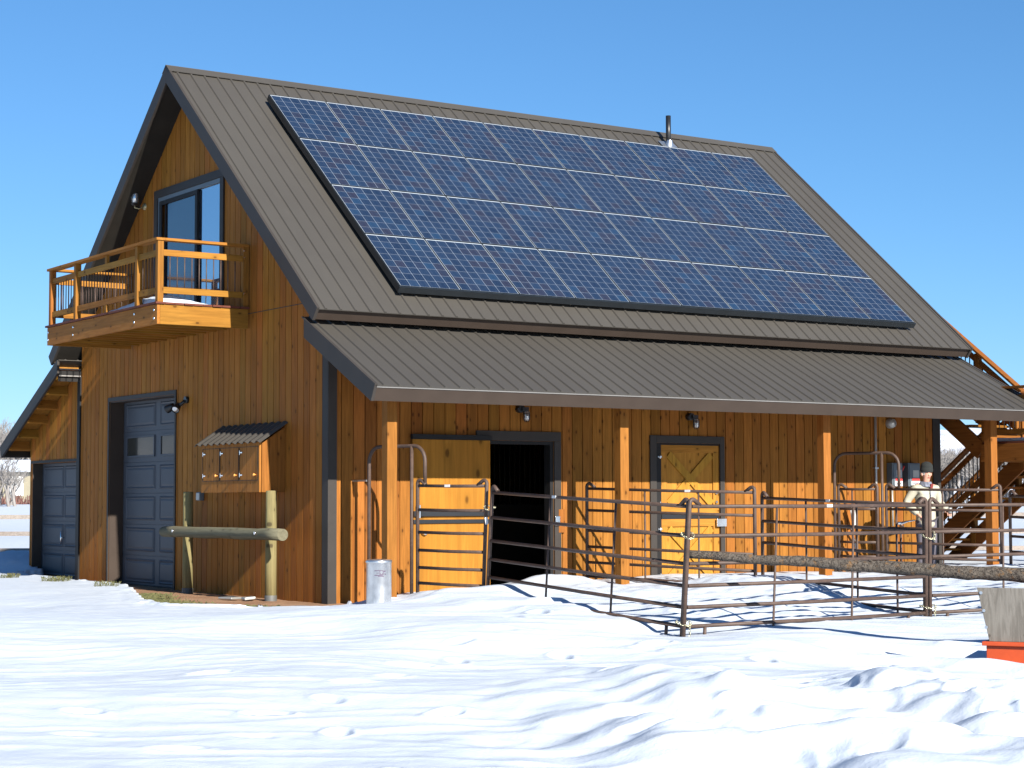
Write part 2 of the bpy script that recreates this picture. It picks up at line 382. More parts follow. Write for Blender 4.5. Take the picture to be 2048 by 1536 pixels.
# ---- roofs
def frame2(A, B):
    dy, dz = B[0]-A[0], B[1]-A[1]; L = math.hypot(dy, dz); d = (dy/L, dz/L); n = (-d[1], d[0])
    if n[1] < 0: n = (-n[0], -n[1])
    return L, d, n
def rib_sheet(A, B, x0, x1, off0, pitch=.2286, up=0.0, low=.0):
    L, d, n = frame2(A, B); prof = [(x0, 0)]; x = x0+off0
    while x < x1-.04:
        prof += [(x-.021, 0), (x-.011, .019), (x+.011, .019), (x+.021, 0)]; x += pitch
    prof.append((x1, 0)); poly = prof + [(x1, -.012), (x0, -.012)]
    pt = lambda x, h, s: (x, A[0]+d[0]*s+n[0]*h, A[1]+d[1]*s+n[1]*h)
    mb = MB(); s0, s1 = -up, L+low
    N = len(poly); vs = [pt(x, h, s0) for x, h in poly] + [pt(x, h, s1) for x, h in poly]
    mb.add(vs, [(i, (i+1) % N, N+(i+1) % N, N+i) for i in range(N)] + [tuple(range(N))[::-1], tuple(range(N, 2*N))])
    return mb
def slab(A, B, x0, x1, t0, t1, e0=0, e1=0):
    L, d, n = frame2(A, B); P = lambda s, h: (x0, A[0]+d[0]*s+n[0]*h, A[1]+d[1]*s+n[1]*h)
    return MB().prism([P(e0, -t0), P(L-e1, -t0), P(L-e1, -t1), P(e0, -t1)], (x1-x0, 0, 0))
def barge(A, B, x0, x1, top, bot, plumb=None, endcut=0.0):
    """sloping board; its upper end is cut plumb at y = plumb"""
    L, d, n = frame2(A, B); P = lambda s, h: (x0, A[0]+d[0]*s+n[0]*h, A[1]+d[1]*s+n[1]*h)
    def at_y(h, y): return P((y-A[0]-n[0]*h)/d[0], h)
    up = [at_y(top, plumb), at_y(-bot, plumb)] if plumb is not None else [P(0, top), P(0, -bot)]
    return MB().prism([up[0], P(L+endcut, top), P(L+endcut, -bot), up[1]], (x1-x0, 0, 0))

RS, ES, EN = (YR, ZR), (-EV, ZE), (BW+EV, ZE)
for A, B, s in ((RS, ES, 0), (RS, EN, 1)):
    rf = part('roof_slope', rib_sheet(A, B, -OW, XE, .125), M['roof'], barn)
    part('soffit', slab(A, B, -OW+.03, XE-.03, .013, .15, .0 if s else .16, .06), M['soffit'], rf)
    part('fascia', slab(A, B, -OW+.03, XE-.03, .0135, .19, frame2(A, B)[0]-.058, .03), M['fascia'], rf)
    for xa, xb in ((-OW-.015, -OW+.028), (XE-.028, XE+.015)):
        part('bargeboard', barge(A, B, xa, xb, .022, .19, YR), M['trim'], rf, bevel=.004)
# ridge cap with its hem
mb = MB(); L, d, n = frame2(RS, ES)
for sgn in (1, -1):
    P = lambda s, h: (0, YR + sgn*(d[0]*s+n[0]*h), ZR + d[1]*s+n[1]*h)
    a, b, c = P(-.012, .03), P(.16, .028), P(.16, .0195)
    mb.add([(-OW-.02, *a[1:]), (XE+.02, *a[1:]), (XE+.02, *b[1:]), (-OW-.02, *b[1:]), (-OW-.02, *c[1:]), (XE+.02, *c[1:])], [(0,1,2,3), (3,2,5,4)])
mb.box((-OW-.02, YR-.012, ZR+.022), (XE+.02, YR+.012, ZR+.033))
part('ridge_cap', mb, M['roof'], barn, fixn=False)
# porch roof (south) and lean-to roof (north)
PA, PB = (0.0, 3.872), (-2.015, 2.836)
rf = part('porch_roof', rib_sheet(PA, PB, -OW, XE, .125), M['roof'], barn)
part('porch_ceiling', slab(PA, PB, -OW+.03, XE-.03, .013, .13, .14, .045), M['rafter'], rf)
part('fascia', slab(PA, PB, -OW+.03, XE-.03, .03, .218, frame2(PA, PB)[0]-.044, .012), M['fascia'], rf)
part('drip_edge', slab(PA, PB, -OW+.028, XE-.028, .0135, .03, frame2(PA, PB)[0]-.05, .003), M['drip'], rf)
for xa, xb in ((-OW-.015, -OW+.028), (XE-.028, XE+.015)):
    part('bargeboard', barge(PA, PB, xa, xb, .022, .218, -.09), M['trim'], rf, bevel=.004)
NA, NB = (BW, 3.872), (12.13, 2.395)
rf = part('lean_to_roof', rib_sheet(NA, NB, -OW, XE, .125), M['roof'], barn)
part('lean_to_ceiling', slab(NA, NB, -OW+.03, XE-.03, .013, .05, .22, .045), M['rafter'], rf)
part('fascia', slab(NA, NB, -OW+.03, XE-.03, .03, .2, frame2(NA, NB)[0]-.044, .012), M['trim'], rf)
for xa, xb in ((-OW-.015, -OW+.028), (XE-.028, XE+.015)):
    part('bargeboard', barge(NA, NB, xa, xb, .022, .20, BW+.03), M['trim'], rf, bevel=.004)
L, d, n = frame2(NA, NB)
for s in (.32, .86, 1.40, 1.94, 2.5, 3.0):
    c = Vector((-.19, NA[0]+d[0]*s-n[0]*.135, NA[1]+d[1]*s-n[1]*.135))
    part('lookout', MB().obox(c, (1,0,0), (0, d[0], d[1]), (0, n[0], n[1]), .20, .03, .083), M['tim_x'], rf, bevel=.004)
mb = MB(); mb.box((-.39, BW+.05, 3.70), (-.002, BW+.075, 3.725)); mb.box((-.39, BW+.03, 3.585), (-.002, BW+.07, 3.61)); part('flashing_strip', mb, M['drip'], rf)
mb = MB(); mb.box((-.39, BW+.02, 3.612), (-.002, BW+.05, 3.69)); mb.box((-.39, BW+.08, 3.50), (-.002, BW+.10, 3.58)); part('closure_board', mb, M['trim_dark'], rf)
# lean-to walls
zl = lambda y: NA[1] + (y-NA[0])*(NB[1]-NA[1])/(NB[0]-NA[0])
mb = MB(); siding(mb, PW, BW+.13, 11.68, -.2, lambda u: zl(u)-.09, [(9.30, 11.55, -.3, 2.10)])
part('lean_to_wall', mb, M['wall_w'], barn)
mb = MB(); mb.box((.152, 11.56, -.2), (BL, 11.68, 2.45)); mb.box((BL-.1, BW+.01, -.2), (BL, 11.55, 2.45)); part('lean_to_wall', mb, M['wall_s'], barn)
mb = MB(); mb.box((-.03, BW, -.05), (.1, BW+.125, 3.58)); part('corner_trim', mb, M['trim_dark'], barn, bevel=.003)
# corner trims
mb = MB(); mb.box((-.024, -.024, -.05), (.112, -.001, 3.60)); mb.box((-.024, -.001, -.05), (-.0005, .15, 3.74)); part('corner_trim', mb, M['trim'], barn, bevel=.003)
mb = MB(); mb.box((BL-.15, -.024, -.05), (BL+.024, -.001, 3.60)); mb.box((BL+.0005, -.001, -.05), (BL+.024, .12, 3.6)); part('corner_trim', mb, M['trim'], barn, bevel=.003)

# ---- porch posts
PX = [.153, 3.933, 7.805, 11.50]
for x in PX:
    p = part('porch_post', MB().box((x-.074, -1.44, -.2), (x+.074, -1.295, 2.98)), M['tim_z'], barn, bevel=.005)
part('porch_beam', MB().box((-.2, -1.43, 2.86), (XE-.1, -1.31, 2.965)), M['tim_x'], barn)

# ---- south doors
mb = MB(); mb.box((2.365, -.03, 2.252), (3.838, -.001, 2.388)); mb.box((3.722, -.03, -.05), (3.838, -.001, 2.25))
part('door_frame', mb, M['trim'], barn, bevel=.003)
mb = MB(); mb.box((3.66, .0, -.05), (3.719, .15, 2.248)); mb.box((2.562, .0, 2.20), (3.658, .15, 2.248)); part('door_jamb', mb, M['trim_dark'], barn)
sd = part('sliding_door', MB().box((1.283, -.075, .04), (2.565, -.035, 2.245)), M['ply'], barn, bevel=.004)
part('door_track', MB().box((1.27, -.095, 2.247), (2.59, -.028, 2.315)), M['trim_dark'], sd)
for za, zb, yf in ((1.17, 1.245, -.115), (1.07, 1.125, -.10)): part('cross_rail', MB().box((1.285, yf, za), (2.563, -.0755, zb)), M['black'], sd, bevel=.004)
mb = MB(); mb.box((1.32, -.125, 1.15), (1.375, -.1155, 1.33)); part('strap', mb, M['galv'], sd)
part('handle', MB().tube([(1.42, -.08, .96), (1.42, -.115, .94), (1.46, -.12, .92), (1.50, -.115, .94), (1.50, -.08, .96)], .012, 8), M['chrome'], sd)
mb = MB(); mb.box((5.50, -.03, -.05), (5.618, -.001, 2.375)); mb.box((6.878, -.03, -.05), (6.965, -.001, 2.375)); mb.box((5.62, -.03, 2.262), (6.876, -.001, 2.375))
part('door_frame', mb, M['trim'], barn, bevel=.003)
mb = MB(); mb.box((5.622, -.004, -.05), (5.722, .12, 2.258)); mb.box((5.724, -.0035, 2.235), (6.872, .10, 2.257)); part('door_jamb', mb, M['trim_dark'], barn)
def dutch_leaf(z0, z1, label):
    x0, x1 = 5.73, 6.868; lf = part('dutch_door_leaf', MB().box((x0, .03, z0), (x1, .06, z1)), M['dutch'], barn, label=label)
    w = .115
    for za, zb in ((z1-w, z1), (z0, z0+w)): part('cross_rail', MB().box((x0, .004, za), (x1, .0295, zb)), M['dutch_x'], lf, bevel=.003)
    for xa, xb in ((x0, x0+w), (x1-w, x1)): part('stile', MB().box((xa, .004, z0+w), (xb, .0295, z1-w)), M['dutch'], lf, bevel=.003)
    a, b = Vector((x0+w, .017, z0+w)), Vector((x1-w, .017, z1-w)); c, e = Vector((x0+w, .0135, z1-w)), Vector((x1-w, .0135, z0+w))
    ax = (b-a).normalized(); part('brace', MB().obox((a+b)/2, ax, (0,1,0), ax.cross(Vector((0,1,0))), (b-a).length/2-.04, .012, .06), M['dutch'], lf, bevel=.003)
    ax = (e-c).normalized(); part('brace', MB().obox((c+e)/2, ax, (0,1,0), ax.cross(Vector((0,1,0))), (e-c).length/2-.04, .0155, .06), M['dutch'], lf, bevel=.003)
    return lf
M['dutch_x'] = wood('dutch_door_wood_x', (.38, .182, .030), 'X', None, knots=.3, vary=.12, dark=.75)
up = dutch_leaf(1.19, 2.233, 'upper half of the X-braced stall door'); lo = dutch_leaf(.06, 1.10, 'lower half of the X-braced stall door')
part('sill_rail', MB().box((5.74, .0, 1.104), (6.868, .05, 1.186)), M['black'], lo, bevel=.004)
mb = MB(); mb.box((6.78, -.06, .98), (6.97, -.0305, 1.10)); part('latch', mb, M['galv'], lo, bevel=.004)
mb = MB()
for z in (1.36, 1.5): mb.cyl((6.80, .0, z), (6.80, -.03, z), .02, 8)
part('latch', mb, M['chrome'], up)
for lf, zz in ((up, (2.05, 1.34)), (lo, (.95, .25))):
    for z in zz: part('hinge', MB().cyl((5.69, -.02, z-.03), (5.69, -.02, z+.03), .014, 8).box((5.66, -.012, z-.012), (5.73, -.0055, z+.012)), M['galv'], lf)
mb = MB(); mb.box((3.72, -.055, 1.02), (3.80, -.0305, 1.16)); part('door_lock', mb, M['chrome'], barn, bevel=.004)
part('lock_board', MB().box((3.79, -.034, .92), (3.90, -.0305, 1.26)), M['tim_z'], barn)

# ---- garage doors
def garage(y0, y1, z1, rows, cols, xd, winrow=None):
    g = part('garage_door', MB().box((xd+.008, y0-.1, -.05), (xd+.05, y1+.05, z1+.05)), M['garage'], barn)
    h = (z1+.02)/rows
    for r in range(rows): part('door_section', MB().box((xd, y0-.1, -.02+h*r+.004), (xd+.0075, y1+.05, -.02+h*(r+1)-.004)), M['garage'], g, bevel=.003)
    for r in range(rows):
        za, zb = -.02+h*r+.085, -.02+h*(r+1)-.075
        for (ca, cb) in cols:
            if winrow is not None and r == winrow:
                f = MB()
                for (p, q) in (((xd-.02, ca, za), (xd-.0005, cb, za+.03)), ((xd-.02, ca, zb-.03), (xd-.0005, cb, zb)), ((xd-.02, ca, za+.0305), (xd-.0005, ca+.035, zb-.0305)), ((xd-.02, cb-.035, za+.0305), (xd-.0005, cb, zb-.0305))): f.box(p, q)
                wn = part('window_frame', f, M['garage'], g)
                part('pane', MB().box((xd-.006, ca+.036, za+.031), (xd-.001, cb-.036, zb-.031)), M['pane3'], wn)
                continue
            i1, i2, e1, e2 = .022, .055, .014, .006
            R = lambda i, e: [(xd-e, ca+i, za+i), (xd-e, cb-i, za+i), (xd-e, cb-i, zb-i), (xd-e, ca+i, zb-i)]
            vs = R(0, .0008) + R(i1, -.006) + R(i2, e1) + [((xd-e1), (ca+cb)/2, (za+zb)/2)]
            fs = [(i, (i+1) % 4, 4+(i+1) % 4, 4+i) for i in range(4)] + [(4+i, 4+(i+1) % 4, 8+(i+1) % 4, 8+i) for i in range(4)] + [(8, 9, 10, 11)]
            # emboss: rim stands proud, then a shallow groove and a raised field
            vs = R(-.02, .0) + R(0, .016) + R(i1, .004) + R(i2, e1)
            fs = [(4*k+i, 4*k+(i+1) % 4, 4*k+4+(i+1) % 4, 4*k+4+i) for k in range(3) for i in range(4)] + [(12, 13, 14, 15)]
            part('raised_panel', MB().add(vs, fs), M['garage'], g)
    return g
g = garage(5.09, 7.80, 3.08, 6, [(6.45, 7.63), (5.03, 6.22)], .25, 4)
mb = MB(); mb.box((-.02, 5.035, 3.082), (-.0005, 7.86, 3.15)); mb.box((-.02, 5.035, -.05), (-.0005, 5.088, 3.08)); mb.box((-.02, 7.802, -.05), (-.0005, 7.86, 3.08)); part('door_frame', mb, M['trim'], barn, bevel=.003)
mb = MB(); mb.box((.001, 7.785, -.05), (.245, 7.799, 3.08)); mb.box((.001, 5.091, -.05), (.245, 5.105, 3.08)); mb.box((.001, 5.107, 3.065), (.245, 7.783, 3.079)); part('door_jamb', mb, M['fascia'], barn)
g = garage(9.30, 11.55, 2.10, 4, [(10.45, 11.42), (9.38, 10.34)], .19)
mb = MB(); mb.cyl((.19, 10.40, .74), (.13, 10.40, .74), .012, 8); mb.cyl((.13, 10.40, .62), (.13, 10.40, .86), .012, 8); part('handle', mb, M['chrome'], g)
mb = MB(); mb.box((-.02, 9.26, 2.102), (-.0005, 11.6, 2.15)); mb.box((-.02, 9.26, -.05), (-.0005, 9.298, 2.10)); part('door_frame', mb, M['trim_dark'], barn)
mb = MB(); mb.box((.001, 11.535, -.05), (.185, 11.549, 2.10)); part('door_jamb', mb, M['trim'], barn)

# ---- balcony door
mb = MB(); mb.box((-.03, 3.33, 6.305), (-.0005, 5.95, 6.43)); mb.box((-.03, 3.33, 4.25), (-.0005, 3.45, 6.303)); mb.box((-.03, 5.82, 4.25), (-.0005, 5.95, 6.303)); part('door_frame', mb, M['trim'], barn, bevel=.003)
gd = part('balcony_door', MB().box((-.012, 3.452, 4.255), (.05, 5.818, 4.30)).box((-.012, 3.452, 6.24), (.05, 5.818, 6.303)).box((-.012, 3.452, 4.301), (.05, 3.485, 6.239)).box((-.012, 5.78, 4.301), (.05, 5.818, 6.239)), M['elbox'], barn)
mb = MB(); mb.box((-.02, 4.29, 4.31), (.02, 4.37, 6.235)); mb.box((-.02, 5.66, 4.31), (.0, 5.72, 6.235)); mb.box((-.02, 4.371, 6.17), (.0, 5.659, 6.235)); mb.box((-.02, 5.50, 4.31), (-.003, 5.52, 6.169)); part('sash', mb, M['trim_dark'], gd)
part('pane', MB().box((.024, 3.486, 4.301), (.034, 4.288, 6.239)), M['pane'], gd)
part('pane', MB().box((.002, 4.372, 4.301), (.012, 5.495, 6.168)), M['pane2'], gd, label='darker screened pane of the sliding door')
mb = MB()
for i in range(26):
    y = 4.5 + i*.022; mb.add([(.30+.02*(i % 2), y, 4.2), (.30+.02*((i+1) % 2), y+.022, 4.2), (.30+.02*((i+1) % 2), y+.022, 6.4), (.30+.02*(i % 2), y, 6.4)], [(0,1,2,3)])
part('curtain', mb, M['curtain'], gd)
mb = MB(); mb.cyl((.0, 5.60, 5.15), (-.05, 5.60, 5.15), .012, 8); mb.cyl((-.05, 5.60, 5.0), (-.05, 5.60, 5.3), .014, 8); part('handle', mb, M['black'], gd)

# ---- balcony
bal = part('balcony', MB().box((-1.46, 2.44, 3.915), (-1.415, 6.87, 4.20)), M['tim_y'], barn, bevel=.004)
part('rim_joist', MB().box((-1.413, 2.44, 3.915), (-.03, 2.485, 4.20)), M['tim_x'], bal, bevel=.004)
part('rim_joist', MB().box((-1.413, 6.825, 3.915), (-.03, 6.87, 4.20)), M['tim_x'], bal, bevel=.004)
for i in range(11): part('joist', MB().box((-1.413, 2.78+i*.37, 3.95), (-.03, 2.82+i*.37, 4.198)), M['tim_x'], bal)
mb = MB()
for i in range(10):
    x = -1.49 + i*.1475; mb.box((x, 2.41+.006*(i % 3), 4.2025), (x+.1415, 6.90, 4.233))
part('deck', mb, M['deck'], bal, bevel=.003)
pz = 5.118
posts = [(-1.405, 2.495), (-1.405, 3.25), (-1.405, 5.70), (-1.405, 6.80), (-.06, 2.495), (-.06, 6.80)]
for x, y in posts: part('post', MB().box((x-.045, y-.045, 4.2335), (x+.045, y+.045, pz)), M['tim_z'], bal, bevel=.004)
def rails(p, q, horizontal_mat):
    px, py = p; qx, qy = q
    if px == qx: bx = lambda z0, z1, w: MB().box((px-w, py, z0), (px+w, qy, z1))
    else: bx = lambda z0, z1, w: MB().box((px, py-w, z0), (qx, py+w, z1))
    part('rail', bx(4.905, 4.995, .019), horizontal_mat, bal, bevel=.003); part('rail', bx(4.365, 4.455, .019), horizontal_mat, bal, bevel=.003)
    n = int(abs(qy-py + qx-px)/.108)
    for i in range(1, n):
        t = i/n; x, y = px+(qx-px)*t, py+(qy-py)*t
        part('baluster', MB().cyl((x, y, 4.4555), (x, y, 4.9045), .0085, 8), M['pipe'], bal)
for a, b in (((-1.405, 2.541), (-1.405, 3.204)), ((-1.405, 3.296), (-1.405, 5.654)), ((-1.405, 5.746), (-1.405, 6.754))): rails(a, b, M['tim_y'])
rails((-1.359, 2.495), (-.106, 2.495), M['tim_x']); rails((-1.359, 6.80), (-.106, 6.80), M['tim_x'])
part('handrail', MB().box((-1.48, 2.43, pz+.0005), (-1.34, 6.88, pz+.04)), M['tim_y'], bal, bevel=.005)
part('handrail', MB().box((-1.338, 2.43, pz+.0005), (-.02, 2.565, pz+.04)), M['tim_x'], bal, bevel=.005)
part('handrail', MB().box((-1.338, 6.74, pz+.0005), (-.02, 6.88, pz+.04)), M['tim_x'], bal, bevel=.005)
mb = MB(); mb.box((-1.425, 4.44, 4.997), (-1.385, 4.52, pz-.0005)); mb.box((-1.425, 4.44, 4.2335), (-1.385, 4.52, 4.363)); part('spacer_block', mb, M['tim_z'], bal)
mb = MB()
for y in (2.53, 3.25, 5.70, 6.80):
    for z in (4.0, 4.12): mb.cyl((-1.459, y, z), (-1.475, y, z), .016, 8)
for z in (4.43, 4.96, 5.06): mb.cyl((-.09, 2.455, z), (-.09, 2.44, z), .014, 8)
part('bolts', mb, M['chrome'], bal)

# ================================================================== SOLAR ARRAY
L, d, n = frame2(RS, ES)
Oo = Vector((-OW+1.4161, YR + d[0]*.8111 + n[0]*.165, ZR + d[1]*.8111 + n[1]*.165))
arr = thing('solar_array', 'blue solar array of four rows of ten panels on the brown roof', 'solar panels', Oo)
arr.matrix_world = Matrix.Translation(Oo) @ Matrix(((1,0,0), (0,-d[0],n[0]), (0,-d[1],n[1]))).to_4x4()
OFF[arr] = (0,0,0)
cells = MB().box((.0085, -PH+.0235, -.004), (.9815, -.0085, .0)).mesh('panel_glass'); M['cells'] = mk_cells(); cells.materials.append(M['cells'])
fr = MB(); t = .008
fr.box((0, -PH+.015, -.045), (t, 0, .002)); fr.box((.99-t, -PH+.015, -.045), (.99, 0, .002)); fr.box((t+.0002, -t, -.045), (.99-t-.0002, 0, .002)); fr.box((t+.0002, -PH+.015, -.045), (.99-t-.0002, -PH+.015+t, .002))
fr.box((t, -PH+.024, -.02), (.99-t, -.009, -.012))
frm = fr.mesh('panel_frame'); frm.materials.append(M['arrayframe'])
for j in range(4):
    for i in range(10):
        p = put('solar_panel', cells, arr); p.location = (i*1.0, -j*PH, 0); p.rotation_euler = (random.uniform(-.002, .002), random.uniform(-.002, .002), 0); f = put('panel_frame', frm, p)
mb = MB()
for s in (.25, 1.05, 1.6, 2.4, 2.95, 3.7, 4.25, 5.05): mb.box((.004, -s-.02, -.095), (9.986, -s+.02, -.046))
part('mounting_rail', mb, M['arrayframe'], arr)
part('skirt', MB().box((-.02, -4*PH-.012, -.10), (10.012, -4*PH+.008, -.003)), M['arrayframe'], arr)
part('skirt', MB().box((-.012, -4*PH-.0125, -.10), (-.001, .0, -.004)), M['arrayframe'], arr)
mb = MB()
for i in range(9):
    for s in (.25, 1.6, 2.95, 4.25): mb.box((.3+i*1.15, -s-.03, -.163), (.36+i*1.15, -s+.03, -.0955))
part('mounting_feet', mb, M['arrayframe'], arr)
# vent pipe
v = thing('vent_pipe', 'thin dark vent pipe with silver flashing near the ridge', 'vent pipe', (9.284, 4.2, zroof(4.2)))
part('pipe', MB().cyl((9.284, 4.2, zroof(4.2)-.03), (9.284, 4.2, 8.43), .047, 18), M['elbox2'] if 'elbox2' in M else M['black'], v)
mb = MB(); mb.lathe((9.284, 4.2, zroof(4.2)-.07), [(.15, 0), (.085, .08), (.062, .15), (.05, .19)], 20, (0,-.2,1)); part('flashing_boot', mb, M['galv'], v)
nn = Vector((0, n[0], n[1])); dd = Vector((0, d[0], d[1])); c = Vector((9.284, 4.2, zroof(4.2))) + nn*.024 + dd*.02
part('flashing_plate', MB().obox(c, (1,0,0), dd, nn, .17, .16, .004), M['galv'], v)
# ================================================================== GROUND FUNCTION
CAM = Vector((-12.1865, -22.5824, 1.371)); CYAW, CPIT, CROL, FPX = .5918, .0624, -.0025, 3769.9
_f = Vector((math.sin(CYAW)*math.cos(CPIT), math.cos(CYAW)*math.cos(CPIT), math.sin(CPIT)))
_r = Vector((math.cos(CYAW), -math.sin(CYAW), 0)); _u = _r.cross(_f)
cR = _r*math.cos(CROL) + _u*math.sin(CROL); cU = -_r*math.sin(CROL) + _u*math.cos(CROL)
CTRL = np.array([(-12.2,-22.6,-.36),(-5.4,-12.4,-.335),(-8.1,-10.6,-.326),(-2.6,-14.3,-.343),(-20,-10,-.3),(0,-20,-.4),(-6,-6,-.20),(-3.5,-5,-.07),(-2,-8,-.19),
 (.62,-6.92,-.055),(4.4,-6.73,.0),(.86,-3.9,.21),(.55,-3.9,.22),(.5,-3.2,.26),(.3,-2.6,.31),(.75,-2.9,.31),(.55,-4.7,.16),(0.0,-2.25,.14),(-.6,-3.2,.14),(-.4,-4.6,.08),(.74,-5.4,.09),(.976,-2.5,.27),(.7,-1.7,.24),(-.25,-1.9,.085),(.15,-1.5,.14),(.1,-.3,.0),(-.4,-.7,.02),(-.7,-1.6,.03),
 (-1.5,-.9,.02),(-2.3,.5,.04),(-2.3,2,.05),(-1.0,5.5,.09),(-.8,9,.09),(-1,12,.09),(-4,2,-.03),(-5,8,.0),
 (4.93,-3.07,.36),(3.93,-1.4,.22),(4.2,0,.21),(3.2,-.9,.31),(2.4,-1.2,.22),(2.0,-.4,.12),(7,-.3,.25),(6.2,-.9,.27),(7.8,-1.4,.25),(10.1,-1.2,.2),(10,-2.9,.38),(12,-.8,.3),(14,-2,.33),(8,-5,.2),(2.5,-4.5,.14),(3,-2.6,.24),
 (3.4,-9,-.1),(1.9,-10,-.24),(2.3,-10.7,-.32),(1.3,-10.4,-.25),(2.8,-11.6,-.34),(6,-12,-.2),(10,-8,.1),(0,12.9,.33),(.6,13.1,.36),(-.6,13,.25),(2.4,19.5,.08),(2,16,.1),(8,36,.25),(15,15,.2),(30,10,.3),(20,40,.3),(-20,20,.1),(36,113,1.3),(60,90,1.3),(90,60,1.2),(0,120,1.3),(-60,60,1),(60,-40,.3),(-60,-40,-.3)], float)
def _perm(seed):
    p = np.random.default_rng(seed).permutation(512); return np.concatenate([p, p])
def perlin(x, y, seed=0):
    P = _perm(seed); xi = np.floor(x).astype(int); yi = np.floor(y).astype(int); xf = x-xi; yf = y-yi; xi &= 511; yi &= 511
    def g(ix, iy, dx, dy):
        h = P[(P[ix & 511] + iy) & 511] * (2*PI/512); return np.cos(h)*dx + np.sin(h)*dy
    u = xf**3*(xf*(xf*6-15)+10); v = yf**3*(yf*(yf*6-15)+10)
    a = g(xi, yi, xf, yf); b = g(xi+1, yi, xf-1, yf); c = g(xi, yi+1, xf, yf-1); d = g(xi+1, yi+1, xf-1, yf-1)
    return (a*(1-u)+b*u)*(1-v) + (c*(1-u)+d*u)*v
def sst(x, a, b):
    t = np.clip((x-a)/(b-a), 0, 1); return t*t*(3-2*t)
DIRT = np.array([(.3,-.40),(-.36,-.42),(-1.35,-.45),(-1.95,.5),(-1.85,1.9),(-1.25,3.6),(-.62,5.5),(-.55,7.2),(-.5,9.2),(-.45,10.6),(.3,11.5)])
def dirt_edge(x, y):
    """signed: >0 on the snow side of the bare strip beside the gable wall"""
    e = np.interp(y, [-.46,-.44,.5,1.9,3.6,5.5,7.2,9.2,10.8,11.0], [.3,-1.3,-1.95,-1.85,-1.25,-.62,-.55,-.5,-.42,.3])
    return e - x
FOOT = np.concatenate([rng.normal((-2.6, -12.6), (2.0, 1.1), (38, 2)), rng.normal((-5.5, -10), (2.2, 2.0), (12, 2)), rng.normal((-.6, -8.8), (1.6, 1.2), (14, 2))]
    + [np.array([(-6.8+.62*i+.05*math.sin(i*2.1), -10.6+.52*i+.13*(-1)**i) for i in range(13)]), np.array([(-2.2+.42*i, -14.0+.66*i+.12*(-1)**i) for i in range(9)])])
FANG = rng.uniform(0, PI, len(FOOT)); FDEP = rng.uniform(.015, .055, len(FOOT))
def ground(x, y, fine=True):
    x = np.asarray(x, float); y = np.asarray(y, float); sh = x.shape; X = x.ravel(); Y = y.ravel()
    num = np.zeros_like(X); den = np.zeros_like(X)
    for cx, cy, cz in CTRL:
        w = 1/((X-cx)**2 + (Y-cy)**2 + .05)**1.9; num += w*cz; den += w
    h = num/den
    if not fine: return h.reshape(sh)
    dx, dy = X-CAM.x, Y-CAM.y; lat = dx*_r.x + dy*_r.y; dep = dx*math.sin(CYAW) + dy*math.cos(CYAW)
    near = 1 - sst(dep, 40, 90)
    open_ = sst(-Y, 2.0, 5.0)                                  # away from the barn wall
    a = lat*.75; b = dep*1.15
    h += near*(.030*perlin(a*.5+3, b*.5, 1) + .018*perlin(a*1.1, b*1.2, 2)*(.4+.6*open_) + .010*perlin(a*2.6, b*3.0, 3) + .005*perlin(a*6, b*6, 4) + .0016*perlin(a*15, b*13, 5)*(1-np.exp(-((X-1.0)/.6)**2)*sst(-Y, 1.6, 2.4)))
    fa = np.exp(-((X-1.0)/.55)**2)*sst(-Y, 1.6, 2.4)*(1-sst(-Y, 7.0, 7.6))
    # wind-cut ridges: sharp crests running across the view
    rg = 1-np.abs(perlin(a*.55+9, b*1.6+.5*perlin(a, b, 8), 6))*2; h += near*open_*.014*np.clip(rg, 0, 1)**3
    # trampled hollows, right foreground
    m = sst(lat, -1.0, 1.5)*sst(dep, 9, 11.2)*(1-sst(dep, 14.6, 17.0))
    hol = perlin(lat*.62+2.2, dep*.8+4.0, 21); hol2 = perlin(lat*1.5+5, dep*1.9, 22); cr = 1-2*np.abs(perlin(lat*.9+1, dep*1.3+7, 23))
    m2 = .25+.75*sst(perlin(lat*.33+4, dep*.5+2, 25), -.35, .15)
    h += m*(.16*hol + m2*(.18*hol2 + .06*perlin(lat*2.9, dep*3.4, 26)) + .03*np.clip(cr, 0, 1)**2 - .03)
    # long scoop that lies in the low sun's shade towards the lower right corner
    lc = dep - (13.6 - .50*(lat-1.2)); h += -.10*np.exp(-(lc/.45)**2)*sst(lat, .2, 1.6) + .07*np.exp(-((lc+.62)/.40)**2)*sst(lat, .2, 1.6)
    wob = .55*perlin(dep*.7+2, lat*.3, 27) + .22*perlin(dep*1.9, lat*1.2, 28)
    for c_, w_, A_, d0_, d1_ in ((1.35, 1.1, .15, 11.4, 15.0), (.0, .9, .12, 12.6, 16.2), (2.6, 1.0, .19, 12.0, 17.0), (.9, .5, .10, 14.6, 17.4)):
        s_ = (lat + wob + .12*(dep-13) - c_)/w_; h += A_*(sst(s_, 0, 1)-sst(s_, 1, 3.0))*sst(dep, d0_-.8, d0_)*(1-sst(dep, d1_-.8, d1_+.6))
    for (fx, fy), fa_, fd_ in zip(FOOT, FANG, FDEP):
        mk = (np.abs(X-fx) < .6) & (np.abs(Y-fy) < .6)
        if not mk.any(): continue
        u = (X[mk]-fx)*math.cos(fa_)+(Y[mk]-fy)*math.sin(fa_); v = -(X[mk]-fx)*math.sin(fa_)+(Y[mk]-fy)*math.cos(fa_)
        q = (u/.15)**2 + (v/.085)**2; h[mk] += -fd_*np.exp(-q**1.6) + .28*fd_*np.exp(-(np.sqrt(q)-1.5)**2/.12)
    # step of ploughed snow from the pen corner to the orange cart, with a hollow behind it
    p0, p1 = np.array((.70,-7.25)), np.array((1.75,-10.0)); t_ = (p1-p0)/np.linalg.norm(p1-p0); nrm = np.array((-t_[1], t_[0])); nrm = nrm if nrm[0] > 0 else -nrm
